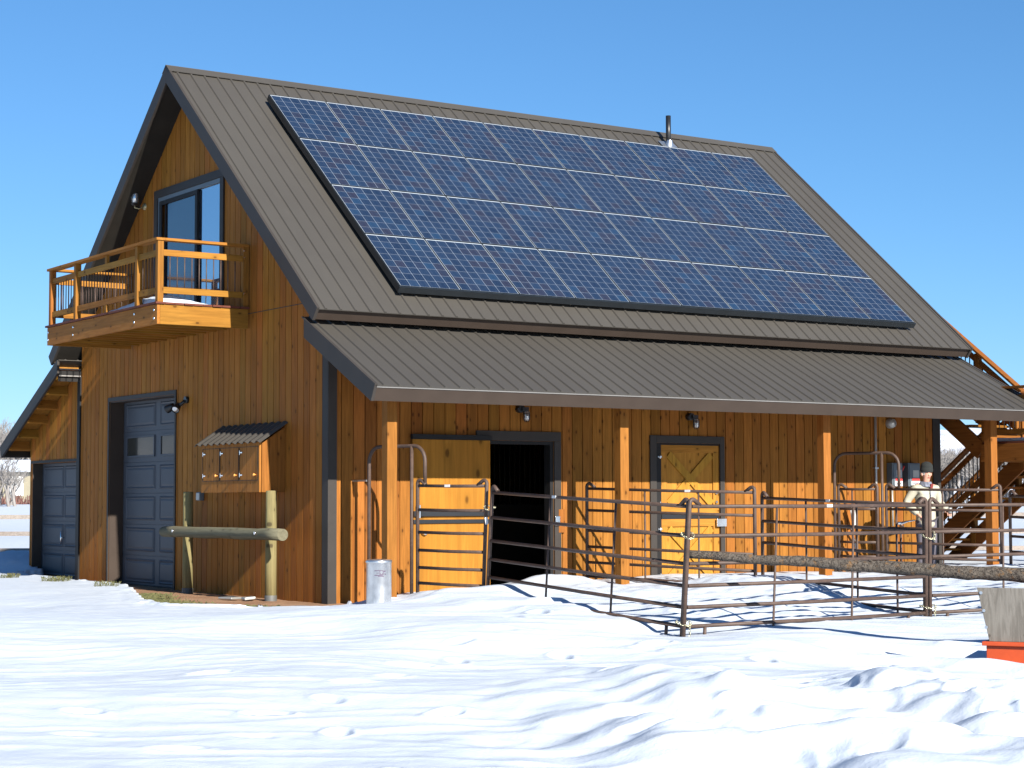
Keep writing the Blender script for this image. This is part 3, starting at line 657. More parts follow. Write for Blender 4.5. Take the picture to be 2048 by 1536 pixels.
    s = (X-p0[0])*t_[0] + (Y-p0[1])*t_[1]; dd = (X-p0[0])*nrm[0] + (Y-p0[1])*nrm[1]
    al = sst(s, .1, .8)*(1-sst(s, 3.6, 4.6)); gr = sst(s, 1.0, 2.6)
    h += al*(.05+.09*gr)*np.exp(-((dd+.26)/.26)**2) - al*(.03+.17*gr)*np.exp(-((dd-.34-.25*gr)/(.28+.35*gr))**2)
    # snow bank thrown up beside the doorway and along the pen
    h += .05*np.exp(-(((X-3.2)/.5)**2 + ((Y+.75)/.35)**2)) + .05*np.exp(-(((X-1.2)/.6)**2+((Y+2.9)/.4)**2))
    lump = perlin(X*4.5, Y*4.5, 31); lump2 = perlin(X*12, Y*12, 32)
    edge = dirt_edge(X + .10*lump + .03*lump2, Y)
    zone = (Y > -.47) & (Y < 11.1) & (X < .25)
    nb = np.where(X < .3, np.exp(-np.abs(edge)/.5), 0)*(Y > -1.5)
    h += nb*.030*np.clip(lump+.2, 0, 1) + nb*.02*lump2
    # pen floor: trodden
    pen = sst(-Y, .3, 1.0)*(1-sst(-Y, 6.3, 6.9))*sst(X, 1.0, 1.6); h += pen*(.035*perlin(X*2.2, Y*2.2, 41) + .02*perlin(X*5.5, Y*5.5, 42))
    h += .12*np.exp(-(((X-.1)/.9)**2 + ((Y-13.1)/.5)**2))
    h = np.where((edge < .0) & zone, np.minimum(h, -.06), h)
    h = np.where((edge >= 0) & (edge < .25) & (Y > -.5) & (Y < 11) & (X < .2), np.maximum(h, .012+.05*sst(edge, 0, .2)), h)
    inside = (X > .03) & (X < BL-.02) & (Y > .03) & (Y < 11.65); h = np.where(inside, -.3, h)
    return h.reshape(sh)
def gz(x, y): return float(ground(np.array([x]), np.array([y]))[0])

# snow: one sheet to the horizon, finest where the picture is near
rr = np.concatenate([np.geomspace(.4, 9, 40)[:-1], np.geomspace(9, 16, 230)[:-1], np.geomspace(16, 25, 640)[:-1], np.geomspace(25, 42, 200)[:-1], np.geomspace(42, 5000, 90)])
d0 = math.degrees(CYAW)
th = np.radians(np.concatenate([np.linspace(d0-180, d0-23, 60)[:-1], np.linspace(d0-23, d0+23, 600), np.linspace(d0+23, d0+180, 60)[1:]]))
Rg, Tg = np.meshgrid(rr, th, indexing='ij'); Xg = CAM.x + Rg*np.sin(Tg); Yg = CAM.y + Rg*np.cos(Tg)
Zg = ground(Xg, Yg); nr, nt = Rg.shape
me = bpy.data.meshes.new('snow'); me.vertices.add(nr*nt); me.vertices.foreach_set('co', np.stack([Xg, Yg, Zg], -1).astype(np.float32).ravel())
I, J = np.meshgrid(np.arange(nr-1), np.arange(nt-1), indexing='ij'); q = (I*nt+J).ravel()
loops = np.stack([q, q+nt, q+nt+1, q+1], -1).astype(np.int32)
nf = len(q); me.loops.add(nf*4); me.loops.foreach_set('vertex_index', loops.ravel()); me.polygons.add(nf)
me.polygons.foreach_set('loop_start', np.arange(0, nf*4, 4, dtype=np.int32)); me.polygons.foreach_set('use_smooth', np.ones(nf, bool)); me.update(); me.validate()
me.materials.append(M['snow']); so = put('snow', me); so['kind'] = 'structure'; so.shadow_terminator_geometry_offset = .25; so.shadow_terminator_shading_offset = .1
# bare dirt beside the gable wall
xs = np.linspace(-2.3, .3, 60); ys = np.linspace(-.8, 12, 200); Xd, Yd = np.meshgrid(xs, ys, indexing='ij')
Zd = .0 + .012*perlin(Xd*3, Yd*3, 51) + .006*perlin(Xd*11, Yd*11, 52); Zd = np.where(dirt_edge(Xd, Yd) > .1, Zd-.05, Zd)
mb = MB(); nx, ny = Xd.shape
mb.add(np.stack([Xd, Yd, Zd], -1).reshape(-1, 3), [(i*ny+j, (i+1)*ny+j, (i+1)*ny+j+1, i*ny+j+1) for i in range(nx-1) for j in range(ny-1)], True)
o = part('dirt_ground', mb, M['dirt'], fixn=False); o['kind'] = 'structure'

# ================================================================== WALL THINGS
def lamp_cage(x, z, label):
    t = thing('wall_lamp', label, 'wall lamp', (x, 0, z), 'caged lamps above the stable doors')
    part('mount', MB().cyl((x-.05, -.001, z+.05), (x-.05, -.10, z+.05), .055, 16).box((x-.06, -.13, z+.02), (x+.05, -.06, z+.075)), M['black'], t)
    gl = part('glass', MB().lathe((x+.03, -.10, z-.12), [(.0, 0), (.03, .005), (.04, .04), (.04, .125), (.03, .138)], 16), M['lampglass'], t)
    mb = MB()
    for k in range(6):
        a = k*PI/3; mb.tube([(x+.03+.05*math.cos(a), -.10+.05*math.sin(a), z+.015), (x+.03+.05*math.cos(a), -.10+.05*math.sin(a), z-.10), (x+.03+.02*math.cos(a), -.10+.02*math.sin(a), z-.14)], .004, 5)
    for dz in (-.02, -.07): mb.torus((x+.03, -.10, z+dz), (1,0,0), (0,1,0), .05, .05, .004, 14, 5)
    part('cage', mb, M['black'], t)
lamp_cage(3.15, 2.66, 'black caged lamp on the wall above the open sliding stall door')
lamp_cage(6.31, 2.62, 'black caged lamp on the wall above the X-braced stall door')
t = thing('wall_lantern', 'dark carriage lantern on the gable wall left of the balcony door', 'lantern', (0, 6.42, 6.35))
part('back_plate', MB().lathe((0, 6.38, 6.24), [(.0, .03), (.05, .03), (.06, .0)], 14, (-1,0,0)), M['brass'], t)
part('arm', MB().tube([(-.02, 6.38, 6.24), (-.10, 6.40, 6.20), (-.16, 6.43, 6.22), (-.16, 6.43, 6.27)], .012, 8), M['brass'], t)
part('glass', MB().lathe((-.16, 6.43, 6.29), [(.045, 0), (.06, .02), (.062, .17), (.04, .19)], 14), M['lampglass'], t)
mb = MB().lathe((-.16, 6.43, 6.25), [(.0, 0), (.05, .01), (.065, .04)], 14).lathe((-.16, 6.43, 6.47), [(.085, 0), (.06, .05), (.03, .09), (.012, .12), (.02, .15), (.0, .17)], 14)
for k in range(4): a = k*PI/2+.4; mb.cyl((-.16+.064*math.cos(a), 6.43+.064*math.sin(a), 6.28), (-.16+.064*math.cos(a), 6.43+.064*math.sin(a), 6.48), .006, 6)
part('housing', mb, M['black'], t)
t = thing('flood_light', 'twin headed black floodlight right of the tall garage door', 'floodlight', (0, 4.62, 2.95))
part('base', MB().cyl((0, 4.62, 2.97), (-.05, 4.62, 2.97), .055, 14).tube([(-.05, 4.62, 2.95), (-.09, 4.68, 2.90), (-.10, 4.86, 2.87)], .028, 8), M['black'], t)
for y, dr in ((4.74, Vector((-.5, -.35, -.55))), (4.98, Vector((-.35, .75, -.35)))):
    dr.normalize(); c = Vector((-.12, y, 2.87))
    h = part('lamp_head', MB().lathe(c-dr*.06, [(.0, 0), (.045, .01), (.052, .06), (.066, .13), (.066, .15)], 16, dr), M['black'], t)
    part('lens', MB().lathe(c+dr*.075, [(.06, 0), (.045, .014), (.0, .02)], 16, dr), M['lampglass'], h)
t = thing('wall_vent', 'small round gray fitting high on the wall above the electric boxes', 'vent', (10.575, 0, 2.66))
part('hood', MB().lathe((10.575, 0, 2.66), [(.085, 0), (.085, .05), (.07, .10), (.0, .12)], 18, (0,-1,0)), M['conduit'], t)
for i, (x0, x1, lb) in enumerate(((10.50, 10.74, 'gray electric box on the wall, left of the two, with red lever'), (10.875, 11.15, 'gray electric box on the wall, right of the two, beside the man'))):
    t = thing('electric_box', lb, 'electric box', (x0, 0, 1.8), 'electric boxes on the porch wall')
    part('housing', MB().box((x0, -.13, 1.61), (x1, -.001, 2.0)), M['elbox'], t, bevel=.006)
    part('cover', MB().box((x0+.02, -.142, 1.63), (x1-.02, -.1305, 1.98)), M['elbox'], t, bevel=.004)
    w = x1-x0
    part('label', MB().box((x0+w*.35, -.1445, 1.76), (x0+w*.85, -.1422, 1.88)), M['conduit'], t)
    part('label', MB().box((x0+w*.2, -.1455, 1.615), (x0+w*.92, -.1425, 1.70)), M['white'], t); part('label', MB().box((x0+w*.25, -.146, 1.703), (x0+w*.9, -.1425, 1.745)), M['red'], t)
    part('label_text', MB().box((x0+w*.3, -.1475, 1.655), (x0+w*.8, -.1457, 1.668)).box((x0+w*.3, -.1475, 1.632), (x0+w*.7, -.1457, 1.642)), M['purple'], t)
    part('lever', MB().tube([(x1, -.07, 1.86), (x1+.045, -.075, 1.87), (x1+.06, -.11, 1.95)], .014, 8), M['red'], t)
    part('conduit', MB().cyl((x0+w*.3, -.05, 1.609), (x0+w*.3, -.05, .95 if i == 0 else 1.35), .017, 10), M['conduit'], t)
t = thing('conduit_pipe', 'thin gray conduit running up the porch wall behind the arched gate', 'conduit', (10.22, 0, .3))
part('pipe', MB().cyl((10.22, -.035, .25), (10.22, -.035, 3.4), .02, 10), M['conduit'], t)
mb = MB()
for z in (.9, 1.9, 2.8): mb.box((10.18, -.06, z), (10.26, -.0005, z+.025))
part('strap', mb, M['galv'], t)
t = thing('water_hydrant', 'silver lever of a yard hydrant against the wall behind the man', 'hydrant', (10.35, -.45, .2))
part('standpipe', MB().cyl((10.35, -.45, .0), (10.35, -.45, .98), .02, 10), M['pipe'], t)
part('lever', MB().tube([(10.22, -.48, 1.01), (10.34, -.46, 1.0), (10.5, -.44, 1.03), (10.72, -.40, 1.05)], [.022, .03, .018, .014], 8), M['chrome'], t)
part('spout', MB().tube([(10.35, -.45, .95), (10.33, -.52, .95), (10.33, -.56, .88)], .02, 8), M['galv'], t)
t = thing('barn_shovel', 'white blade on a pale pole leaning by the wall right of third post', 'shovel', (9.50, -.3, .2))
part('shaft', MB().tube([(9.37, -.5, .15), (9.42, -.38, .55), (9.47, -.2, .95)], .02, 8), M['white'], t)
mb = MB().obox((9.57, -.16, 1.13), (1, -.05, .35), (.0, 1, .2), Vector((1,-.05,.35)).cross(Vector((0,1,.2))), .05, .012, .17); part('blade', mb, M['white'], t, bevel=.03)

# feed cabinet on the gable wall
t = thing('wall_cabinet', 'small wooden cabinet with metal shed roof on the gable wall', 'cabinet', (0, 2.25, 1.5))
mb = MB()
for i in range(14):
    y = 1.32 + i*.1385; mb.box((-.385, y+.0045, 1.515), (-.36, y+.134, 2.24))
mb.box((-.359, 1.32, 1.515), (-.345, 3.26, 2.24)); part('front_boards', mb, M['cab'], t)
for ys in (1.30, 3.26):
    mb = MB()
    for i, x in enumerate((-.36, -.24, -.12)): mb.prism([(x+.002, ys, 1.515), (x+.118, ys, 1.515), (x+.118, ys, 2.20+(x+.118+.36)*.65), (x+.002, ys, 2.20+(x+.36)*.65)], (0, .02, 0))
    part('side', mb, M['tim_z'], t)
part('bottom', MB().box((-.359, 1.32, 1.516), (-.002, 3.26, 1.535)), M['tim_y'], t)
mb = MB(); prof = []; y = 1.20
k = 0
while y < 3.40: prof.append((y, .032 if k % 4 in (1, 2) else .0)); y += .05; k += 1
A = Vector((-.44, 0, 2.20)); B = Vector((-.002, 0, 2.49)); dv = (B-A).normalized(); nv = Vector((-dv.z, 0, dv.x)); nv = nv if nv.z > 0 else -nv
vs = []
for e in (A, B):
    for (yy, hh) in prof: p = e + nv*hh; vs.append((p.x, yy, p.z))
N = len(prof); mb.add(vs, [(i, i+1, N+i+1, N+i) for i in range(N-1)])
o = part('roof', mb, M['roof'], t, fixn=False); md = o.modifiers.new('solid', 'SOLIDIFY'); md.thickness = .004
for (ya, yb, hy) in ((2.62, 3.2, 3.16), (1.98, 2.60, 2.56), (1.36, 1.96, 1.92)):
    d_ = part('cabinet_door', MB().box((-.392, ya, 1.68), (-.3855, ya+.006, 2.16)).box((-.392, yb-.006, 1.68), (-.3855, yb, 2.16)).box((-.392, ya+.007, 2.153), (-.3855, yb-.007, 2.16)).box((-.392, ya+.007, 1.68), (-.3855, yb-.007, 1.687)), M['trim_dark'], t)
    mb = MB()
    for z in (1.76, 2.08): mb.box((-.40, hy-.07, z-.008), (-.3925, hy, z+.008)); mb.box((-.40, hy+.004, z-.03), (-.3925, hy+.02, z+.03))
    part('hinge', mb, M['chrome'], d_); part('knob', MB().lathe((-.386, ya+.07, 1.76), [(.01, 0), (.01, .02), (.022, .03), (.02, .045), (.0, .05)], 10, (-1,0,0)), M['knob'], d_)
t = thing('outlet_box', 'small gray outlet box under the wall cabinet\'s left corner', 'outlet', (0, 4.05, 1.44))
part('cover', MB().box((-.07, 3.98, 1.40), (-.0005, 4.12, 1.53)), M['elbox'], t, bevel=.008); part('lid', MB().box((-.082, 3.99, 1.41), (-.0705, 4.11, 1.52)), M['conduit'], t, bevel=.006)

# hitching rail
t = thing('hitching_rail', 'pale green round pole hitching rail before the gable wall', 'hitching rail', (-.27, 2.5, 0))
for y in (1.19, 3.98):
    p = part('post', MB().lathe((-.265, y, -.15), [(.0, 0), (.080, 0), (.079, .6), (.077, 1.3), (.075, 1.675), (.068, 1.685), (.0, 1.687)], 20), M['hitch'], t)
    part('base_sleeve', MB().lathe((-.265, y, -.1), [(.084, 0), (.086, .17), (.082, .18)], 20), M['sleeve'], p)
bp = [(-.425, .52+i*.4, .93+.004*math.sin(i*1.7)) for i in range(11)]
bm_ = part('beam', MB().tube(bp, [.082+.004*math.sin(i*2.3) for i in range(11)], 20), M['hitch_y'], t)
mb = MB()
for y in (1.19, 3.98): mb.cyl((-.503, y, .945), (-.525, y, .945), .022, 10)
part('bolts', mb, M['chrome'], bm_)

# metal can with its emblem
cx, cy = -.25, -1.80; cz = .02
t = thing('metal_can', 'silver metal can with purple emblem beside the first porch post', 'can', (cx, cy, cz))
part('body', MB().lathe((cx, cy, cz), [(.0, 0), (.155, .0), (.160, .04), (.160, .585), (.165, .59), (.165, .60)], 40), M['galv'], t)
part('lid', MB().lathe((cx, cy, cz+.60), [(.167, -.012), (.169, .0), (.165, .018), (.14, .028), (.04, .034), (.0, .035)], 40), M['galv'], t)
def wrap(poly, name, mat, R=.1615):
    """flat mark bent round the can: poly in (along, up) metres, centred to face the camera"""
    a0 = math.atan2(CAM.y-cy, CAM.x-cx) + .12; mb = MB(); vs = []
    for (s, z) in poly: a = a0 + s/R; vs.append((cx+R*math.cos(a), cy+R*math.sin(a), z))
    n_ = len(poly)//2; mb.add(vs, [(2*i, 2*i+2, 2*i+3, 2*i+1) for i in range(n_-1)]); return mb
def bar(s0, s1, z0, z1):
    o = []
    for i in range(7): s = s0+(s1-s0)*i/6; o += [(s, z0), (s, z1)]
    return wrap(o, '', None)
mb = MB(); zt = cz+.44
def addm(a, b): a.add(b.v, b.f)
# emblem: three horizontal strokes, a heart, a curled right end
for (s0, s1, z0, z1) in ((-.075, .035, .046, .056), (-.05, -.02, .018, .026), (-.075, .03, -.012, .0), (-.03, .05, -.024, -.014), (.032, .042, .0, .05), (.042, .07, .034, .05), (.055, .075, .0, .014), (-.012, -.004, .0, .05)): addm(mb, bar(s0, s1, zt+z0, zt+z1))
for k in range(5): addm(mb, bar(-.004+.007*k, .003+.007*k, zt-.012, zt+.006+.006*abs(2-k)))
part('emblem', mb, M['purple'], t, fixn=False)

# ================================================================== CORRAL
FR = (0, .248, .479, .663, .841, 1.0)
def corral(label, p0, p1, z0, z1, l0=(0,0), l1=(0,0), stays=(.33, .67), H=1.27, feet=True, group='brown pipe corral panels', sticker=None, end0=True, end1=True):
    a, b = Vector((*p0, 0)), Vector((*p1, 0)); d = (b-a); Ln = d.length; d.normalize()
    t = thing('corral_panel', label, 'fence panel', ((a.x+b.x)/2, (a.y+b.y)/2, min(z0, z1)-H), group)
    def P(s, k):   # s along 0..1, k down 0..1
        q = a + d*Ln*s; lx = l0[0]*(1-s)+l1[0]*s; ly = l0[1]*(1-s)+l1[1]*s
        return Vector((q.x+lx*k, q.y+ly*k, z0+(z1-z0)*s - H*k))
    e = .026/Ln
    for k in FR:
        lo_s = e if k else .0
        part('rail', MB().tube([P(e, k), P(.5, k)+Vector((0,0,-.004)), P(1-e, k)], .0215, 10), M['pipe'], t)
    for s, sg in ((0, 1), (1, -1)):
        top = P(s, 0); bot = P(s, 1.17); q = top + Vector((0,0,.030)); r_ = .043
        path = [bot, q] + [q + d*sg*(r_-r_*math.cos(u)) + Vector((0,0,r_*math.sin(u))) for u in (PI*.2, PI*.4, PI*.55, PI*.68)]
        path.append(top + d*sg*.145 + Vector((0,0,.012)))
        part('post', MB().tube(path, .0245, 12), M['pipe'], t)
    for s in stays:
        part('stay', MB().tube([P(s, .0), P(s, 1.0), P(s, 1.10)], .0135, 8), M['pipe'], t)
    if feet:
        for s in (.30/Ln, 1-.30/Ln): part('foot', MB().tube([P(s, 1.0), P(s, 1.14)], .019, 8), M['pipe'], t)
    if sticker:
        c = P(sticker, 0); up = Vector((0,0,1)); side = d.cross(up)
        if side.dot(CAM-c) < 0: side = -side
        part('sticker', MB().obox(c+side*.0205, d, side, up, .045, .004, .016), M['white'], t)
    return t, P
def arch(t, leg, inner, end, ztop, zend, zin):
    L0, E0 = Vector((*leg, 0)), Vector((*end, 0)); d = (E0-L0).normalized(); r_ = .20
    g0 = Vector((*leg, gz(*leg)-.12)); tp = Vector((*leg, ztop-r_))
    path = [g0, tp] + [tp + d*(r_-r_*math.cos(u)) + Vector((0,0,r_*math.sin(u))) for u in np.linspace(.2, PI/2, 6)]
    e1 = Vector((*end, ztop-r_)); path += [e1 - d*(r_-r_*math.sin(u)) + Vector((0,0,r_*math.cos(u))) for u in np.linspace(.0, PI/2, 7)] + [Vector((*end, zend))]
    part('arch', MB().tube(path, .0245, 12), M['pipe'], t)
    part('upright', MB().cyl((*inner, gz(*inner)-.1), (*inner, ztop), .0235, 12), M['pipe'], t)
tA, PAf = corral('pipe corral panel running outward from the open doorway to the pen\'s front corner', (.958,-2.574), (.622,-6.895), 1.491, 1.317, (-.075,0), (-.095,0), (.335, .67), sticker=.36)
tB, PBf = corral('front pipe corral panel between the pen corner and chained double posts', (.600,-6.946), (4.375,-6.735), 1.317, 1.318, (-.095,-.0), (-.03,0), (.345, .67), sticker=.56)
tC, PCf = corral('front pipe corral panel running behind the weathered plywood board', (4.44,-6.73), (8.4,-6.62), 1.318, 1.33, (-.02,0), (0,0), (.33, .67))
tD, _ = corral('pipe corral panel standing before the X-braced stall door', (4.06,-.36), (4.925,-3.05), 1.561, 1.489, (0,0), (0,0), (.36, .68), feet=False, sticker=.62)
tE, _ = corral('pipe corral panel dividing two pens, ending at the chained double posts', (5.12,-2.98), (4.41,-6.66), 1.415, 1.325, (0,0), (0,0), (.3, .62, .85), feet=False, sticker=.45)
tG, _ = corral('pipe corral panel before the staircase, running out of frame', (10.10,-2.98), (9.6,-6.5), 1.44, 1.33, (0,0), (0,0), (.35, .68), feet=False)
tW, _ = corral('short pipe panel of the arched gate before the sliding stall door', (.615,-1.31), (.968,-2.43), 1.585, 1.573, (0,0), (-.05,0), (), feet=False, group='arched walk-through gates of the corral', sticker=.45)
arch(tW, (.39,-.42), (.59,-1.20), (.655,-1.43), 2.11, 1.60, 1.6)
mb = MB().obox((.39, -.2, 1.66), (1,0,0), (0,1,0), (0,0,1), .035, .2, .012); part('wall_bracket', mb, M['galv'], tW)
tF, _ = corral('arched pipe gate panel beside the third porch post, standing near the man', (9.36,-1.12), (10.03,-2.86), 1.555, 1.532, (0,0), (0,0), (.5,), feet=False, group='arched walk-through gates of the corral')
arch(tF, (9.03,-.3), (9.33,-1.06), (9.44,-1.32), 2.13, 1.57, 1.56)
tH, _ = corral('narrow pipe gate leaf hung inside the right hand arch', (9.06,-.36), (9.30,-.98), 1.562, 1.558, (0,0), (0,0), (.35,), feet=False, group=None)
# chains
def chain(label, c, rx, ry, axis_u, axis_v, n=13, tail=0):
    t = tag(None, None, None) if False else None
    mb = MB(); c = Vector(c); U, V = Vector(axis_u).normalized(), Vector(axis_v).normalized(); Wn = U.cross(V)
    for i in range(n):
        a = 2*PI*i/n; p = c + U*rx*math.cos(a) + V*ry*math.sin(a) + Wn*.01*math.sin(a*2.0+1); tg = (-U*rx*math.sin(a) + V*ry*math.cos(a)).normalized()
        o = Wn if i % 2 else tg.cross(Wn)
        mb.torus(p, tg, o, .019, .011, .0038, 10, 5)
    p = c + U*rx*.8 - V*ry*.3
    for i in range(tail):
        mb.torus(p + Vector((0,0,-.028*i)) , (0,0,1), (1,0,0) if i % 2 else (0,1,0), .019, .011, .0038, 10, 5)
    o = part('chain', mb, M['chainm'], fixn=False); tag(o, label, 'chain', 'chains tying the corral panels'); return o
M['chainm'] = paint('chain_metal', (.55, .52, .36), .3, .15, metal=.8, scale=30)
c = (PAf(1, .24)+PBf(0, .24))/2; chain('chain looped round the pen corner posts at the second rail', c, .062, .06, _r, (.2,.8,.5), 14)
c = (PAf(1, .97)+PBf(0, .97))/2; chain('chain hanging round the pen corner posts near the snow', c, .075, .06, _r, (.2,.8,.3), 15, 6)
c = (PBf(1, .27)+PCf(0, .27))/2; chain('chain looped round the double posts just before the man', c, .08, .075, _r, (.2,.7,.6), 16, 3)
c = (PBf(1, .94)+PCf(0, .94))/2; chain('chain looped low round the double posts, beside the snow', c, .09, .06, _r, (.2,.8,.2), 16, 4)
c = Vector((.965,-2.5,1.30)); chain('chain with a white tag tying the arched gate to the long panel', c, .07, .07, (.1,-1,-.25), (1,.1,.2), 15, 4)
t = tag(part('paper_tag', MB().obox((.93,-2.48,1.13), (.8,-.5,.2), (.5,.8,0), (-.1,.1,1), .018, .002, .045), M['white']), 'white tag hanging from the chain on the arched gate', 'tag')

# log resting through the pen's rails
T0 = Vector((.70, -6.77, .80)); T1 = Vector((2.68, -9.72, .615)); dl = (T1-T0); pts = []; rad = []
for i in range(60):
    s = i/59*1.45; p = T0 + dl*s; pts.append(p + Vector((.006*math.sin(i*.9), .006*math.cos(i*.7), .007*math.sin(i*.53))))
    rad.append((.040 + .034*min(s, 1.2)**.8)*(1+.05*math.sin(i*1.9)+.04*math.sin(i*4.1)))
mb = MB().tube(pts, rad, 18)
for i in range(14):
    s = random.uniform(.1, 1.2); p = T0+dl*s; a = random.uniform(0, 2*PI); o = Vector((math.cos(a)*.5, math.cos(a)*.3, math.sin(a))).normalized(); rr_ = .04+.034*s
    mb.cyl(p+o*rr_*.7, p+o*(rr_+random.uniform(.008, .02)), .016, 7, .008)
lg = part('fallen_log', mb, M['bark']); tag(lg, 'rough barked log poked through the pen rails', 'log')

# orange cart with plywood side
e_ = Vector((.517, -.856, 0)); g_ = Vector((.856, .517, 0)); Z = Vector((0,0,1)); b0 = Vector((1.86, -9.90, 0))
t = thing('orange_cart', 'orange steel cart with weathered plywood side half sunk in snow', 'cart', (2.6, -10.3, -.3))
def pl(s, dpt, z): p = b0 + e_*s + g_*dpt + Z*z; return (p.x, p.y, p.z)
mb = MB(); mb.prism([pl(0, 0, -.45), pl(1.7, 0, -.45), pl(1.7, 0, -.03), pl(0, 0, -.03)], g_*.95); part('body', mb, M['orange'], t, bevel=.006)
mb = MB(); mb.prism([pl(-.035, -.04, -.028), pl(1.74, -.04, -.028), pl(1.74, -.04, .012), pl(-.035, -.04, .012)], g_*1.03); part('lip', mb, M['orange'], t, bevel=.006)
mb = MB(); mb.prism([pl(.03, .0, .013), pl(1.7, .0, .013), pl(1.8, -.03, .53), pl(-.075, -.03, .53)], g_*.02); sb = part('plywood_side', mb, M['oldply'], t, bevel=.003)
mb = MB()
for s, z in ((-.035, .48), (-.01, .31), (.01, .15)): p = Vector(pl(s, -.02, z)); mb.cyl(p, p-g_*.02, .016, 8)
part('bolts', mb, M['chrome'], sb)
# ================================================================== STAIRCASE at the east gable
st = thing('exterior_staircase', 'two-flight wooden staircase with landing at the barn\'s far end', 'staircase', (13, 0, 0))
part('landing', MB().box((12.0, -2.08, 2.312), (14.02, -.74, 2.35)), M['deck'], st)
for bx, mt in (((11.97, -2.1, 2.02, 12.01, -.72, 2.31), 'stair_y'), ((14.0, -2.1, 2.02, 14.04, -.72, 2.31), 'stair_y'), ((12.011, -2.1, 2.02, 13.999, -2.06, 2.31), 'stair_x'), ((12.011, -.76, 2.02, 13.999, -.72, 2.31), 'stair_x')): part('rim_joist', MB().box(bx[:3], bx[3:]), M[mt], st, bevel=.004)
for x, y, zt in ((12.09, -.84, 2.31), (13.94, -.84, 2.31), (12.09, -2.0, 2.31), (13.94, -2.0, 2.31)): part('post', MB().box((x-.07, y-.07, -.1), (x+.07, y+.07, zt)), M['stair_z'], st, bevel=.004)
def flight(xw, xe, y0, z0, y1, z1, rails=()):
    n = max(2, round(abs(z1-z0)/.19)); dy, dz = (y1-y0)/n, (z1-z0)/n; dv = Vector((0, y1-y0, z1-z0)).normalized(); up = Vector((0, -dv.z, dv.y)); up = up if up.z > 0 else -up
    for x in (xw, xe):
        c = Vector((x, (y0+y1)/2, (z0+z1)/2)) - up*.13; part('stringer', MB().obox(c, dv, (1,0,0), up, Vector((0, y1-y0, z1-z0)).length/2+.1, .02, .15), M['stair_y'], st, bevel=.004)
    for i in range(n):
        y, z = y0+dy*(i+.5), z0+dz*(i+.5); part('tread', MB().box((xw+.021, y-.14, z-.02), (xe-.021, y+.14, z+.02)), M['stair_x'], st)
    for x in rails:
        a, b = Vector((x, y0, z0+.95)), Vector((x, y1, z1+.95))
        part('handrail', MB().beam(a-dv*.15, b+dv*.05, .14, .04), M['stair_y'], st, bevel=.004); part('rail', MB().beam(a-Vector((0,0,.17)), b-Vector((0,0,.17)), .04, .09), M['stair_y'], st)
        part('rail', MB().beam(a-Vector((0,0,.75)), b-Vector((0,0,.75)), .04, .09), M['stair_y'], st)
        m = int(abs(y1-y0)/.095)
        for i in range(1, m): q = a+(b-a)*i/m; part('baluster', MB().cyl(q-Vector((0,0,.705)), q-Vector((0,0,.215)), .011, 6), M['black'], st)
        for s in (.02, .36, .70, .99): q = a+(b-a)*s; part('post', MB().box((x-.045, q.y-.045, q.z-1.25), (x+.045, q.y+.045, q.z-.03)), M['stair_z'], st)
flight(12.02, 12.98, -.70, 2.36, 1.75, 4.20, (12.95,))
flight(13.05, 13.95, 2.35, .02, -.72, 2.24, (13.05, 13.95))
part('upper_landing', MB().box((11.76, 1.76, 4.18), (13.0, 5.6, 4.22)), M['deck'], st)
for y in (1.9, 3.7, 5.5): part('post', MB().box((12.88, y-.06, -.1), (12.98, y+.06, 5.12)), M['stair_z'], st)
part('handrail', MB().box((12.86, 1.8, 5.125), (13.0, 5.6, 5.165)), M['stair_y'], st); part('rail', MB().box((12.9, 1.8, 4.93), (12.94, 5.6, 5.02)), M['stair_y'], st)
# guard along the landing, braces below
for bx in ((11.96, -2.14, 3.22, 12.10, -.70, 3.26), (12.10, -2.14, 3.22, 14.04, -2.0, 3.26)): part('handrail', MB().box(bx[:3], bx[3:]), M['stair_y'], st, bevel=.004)
for z in (2.46, 3.02): part('rail', MB().box((12.01, -2.0, z), (12.05, -.80, z+.09)), M['stair_y'], st); part('rail', MB().box((12.07, -2.07, z), (13.98, -2.03, z+.09)), M['stair_x'], st)
for x, y in ((12.05, -2.05), (12.05, -.76), (13.98, -2.05)): part('post', MB().box((x-.045, y-.045, 2.3515), (x+.045, y+.045, 3.219)), M['stair_z'], st, bevel=.003)
for i in range(11): part('baluster', MB().cyl((12.03, -1.95+i*.108, 2.555), (12.03, -1.95+i*.108, 3.015), .008, 6), M['black'], st)
for i in range(17): part('baluster', MB().cyl((12.17+i*.108, -2.05, 2.555), (12.17+i*.108, -2.05, 3.015), .008, 6), M['black'], st)
for a, b in (((12.2, -2.02, .62), (13.2, -2.02, 1.5)), ((12.2, -1.97, 1.5), (13.2, -1.97, .62))): part('brace', MB().beam(a, b, .035, .12), M['stair_x'], st, bevel=.003)
part('snow_cap', MB().box((12.12, -1.96, 2.351), (13.92, -.9, 2.41)), M['snow'], st, bevel=.02)

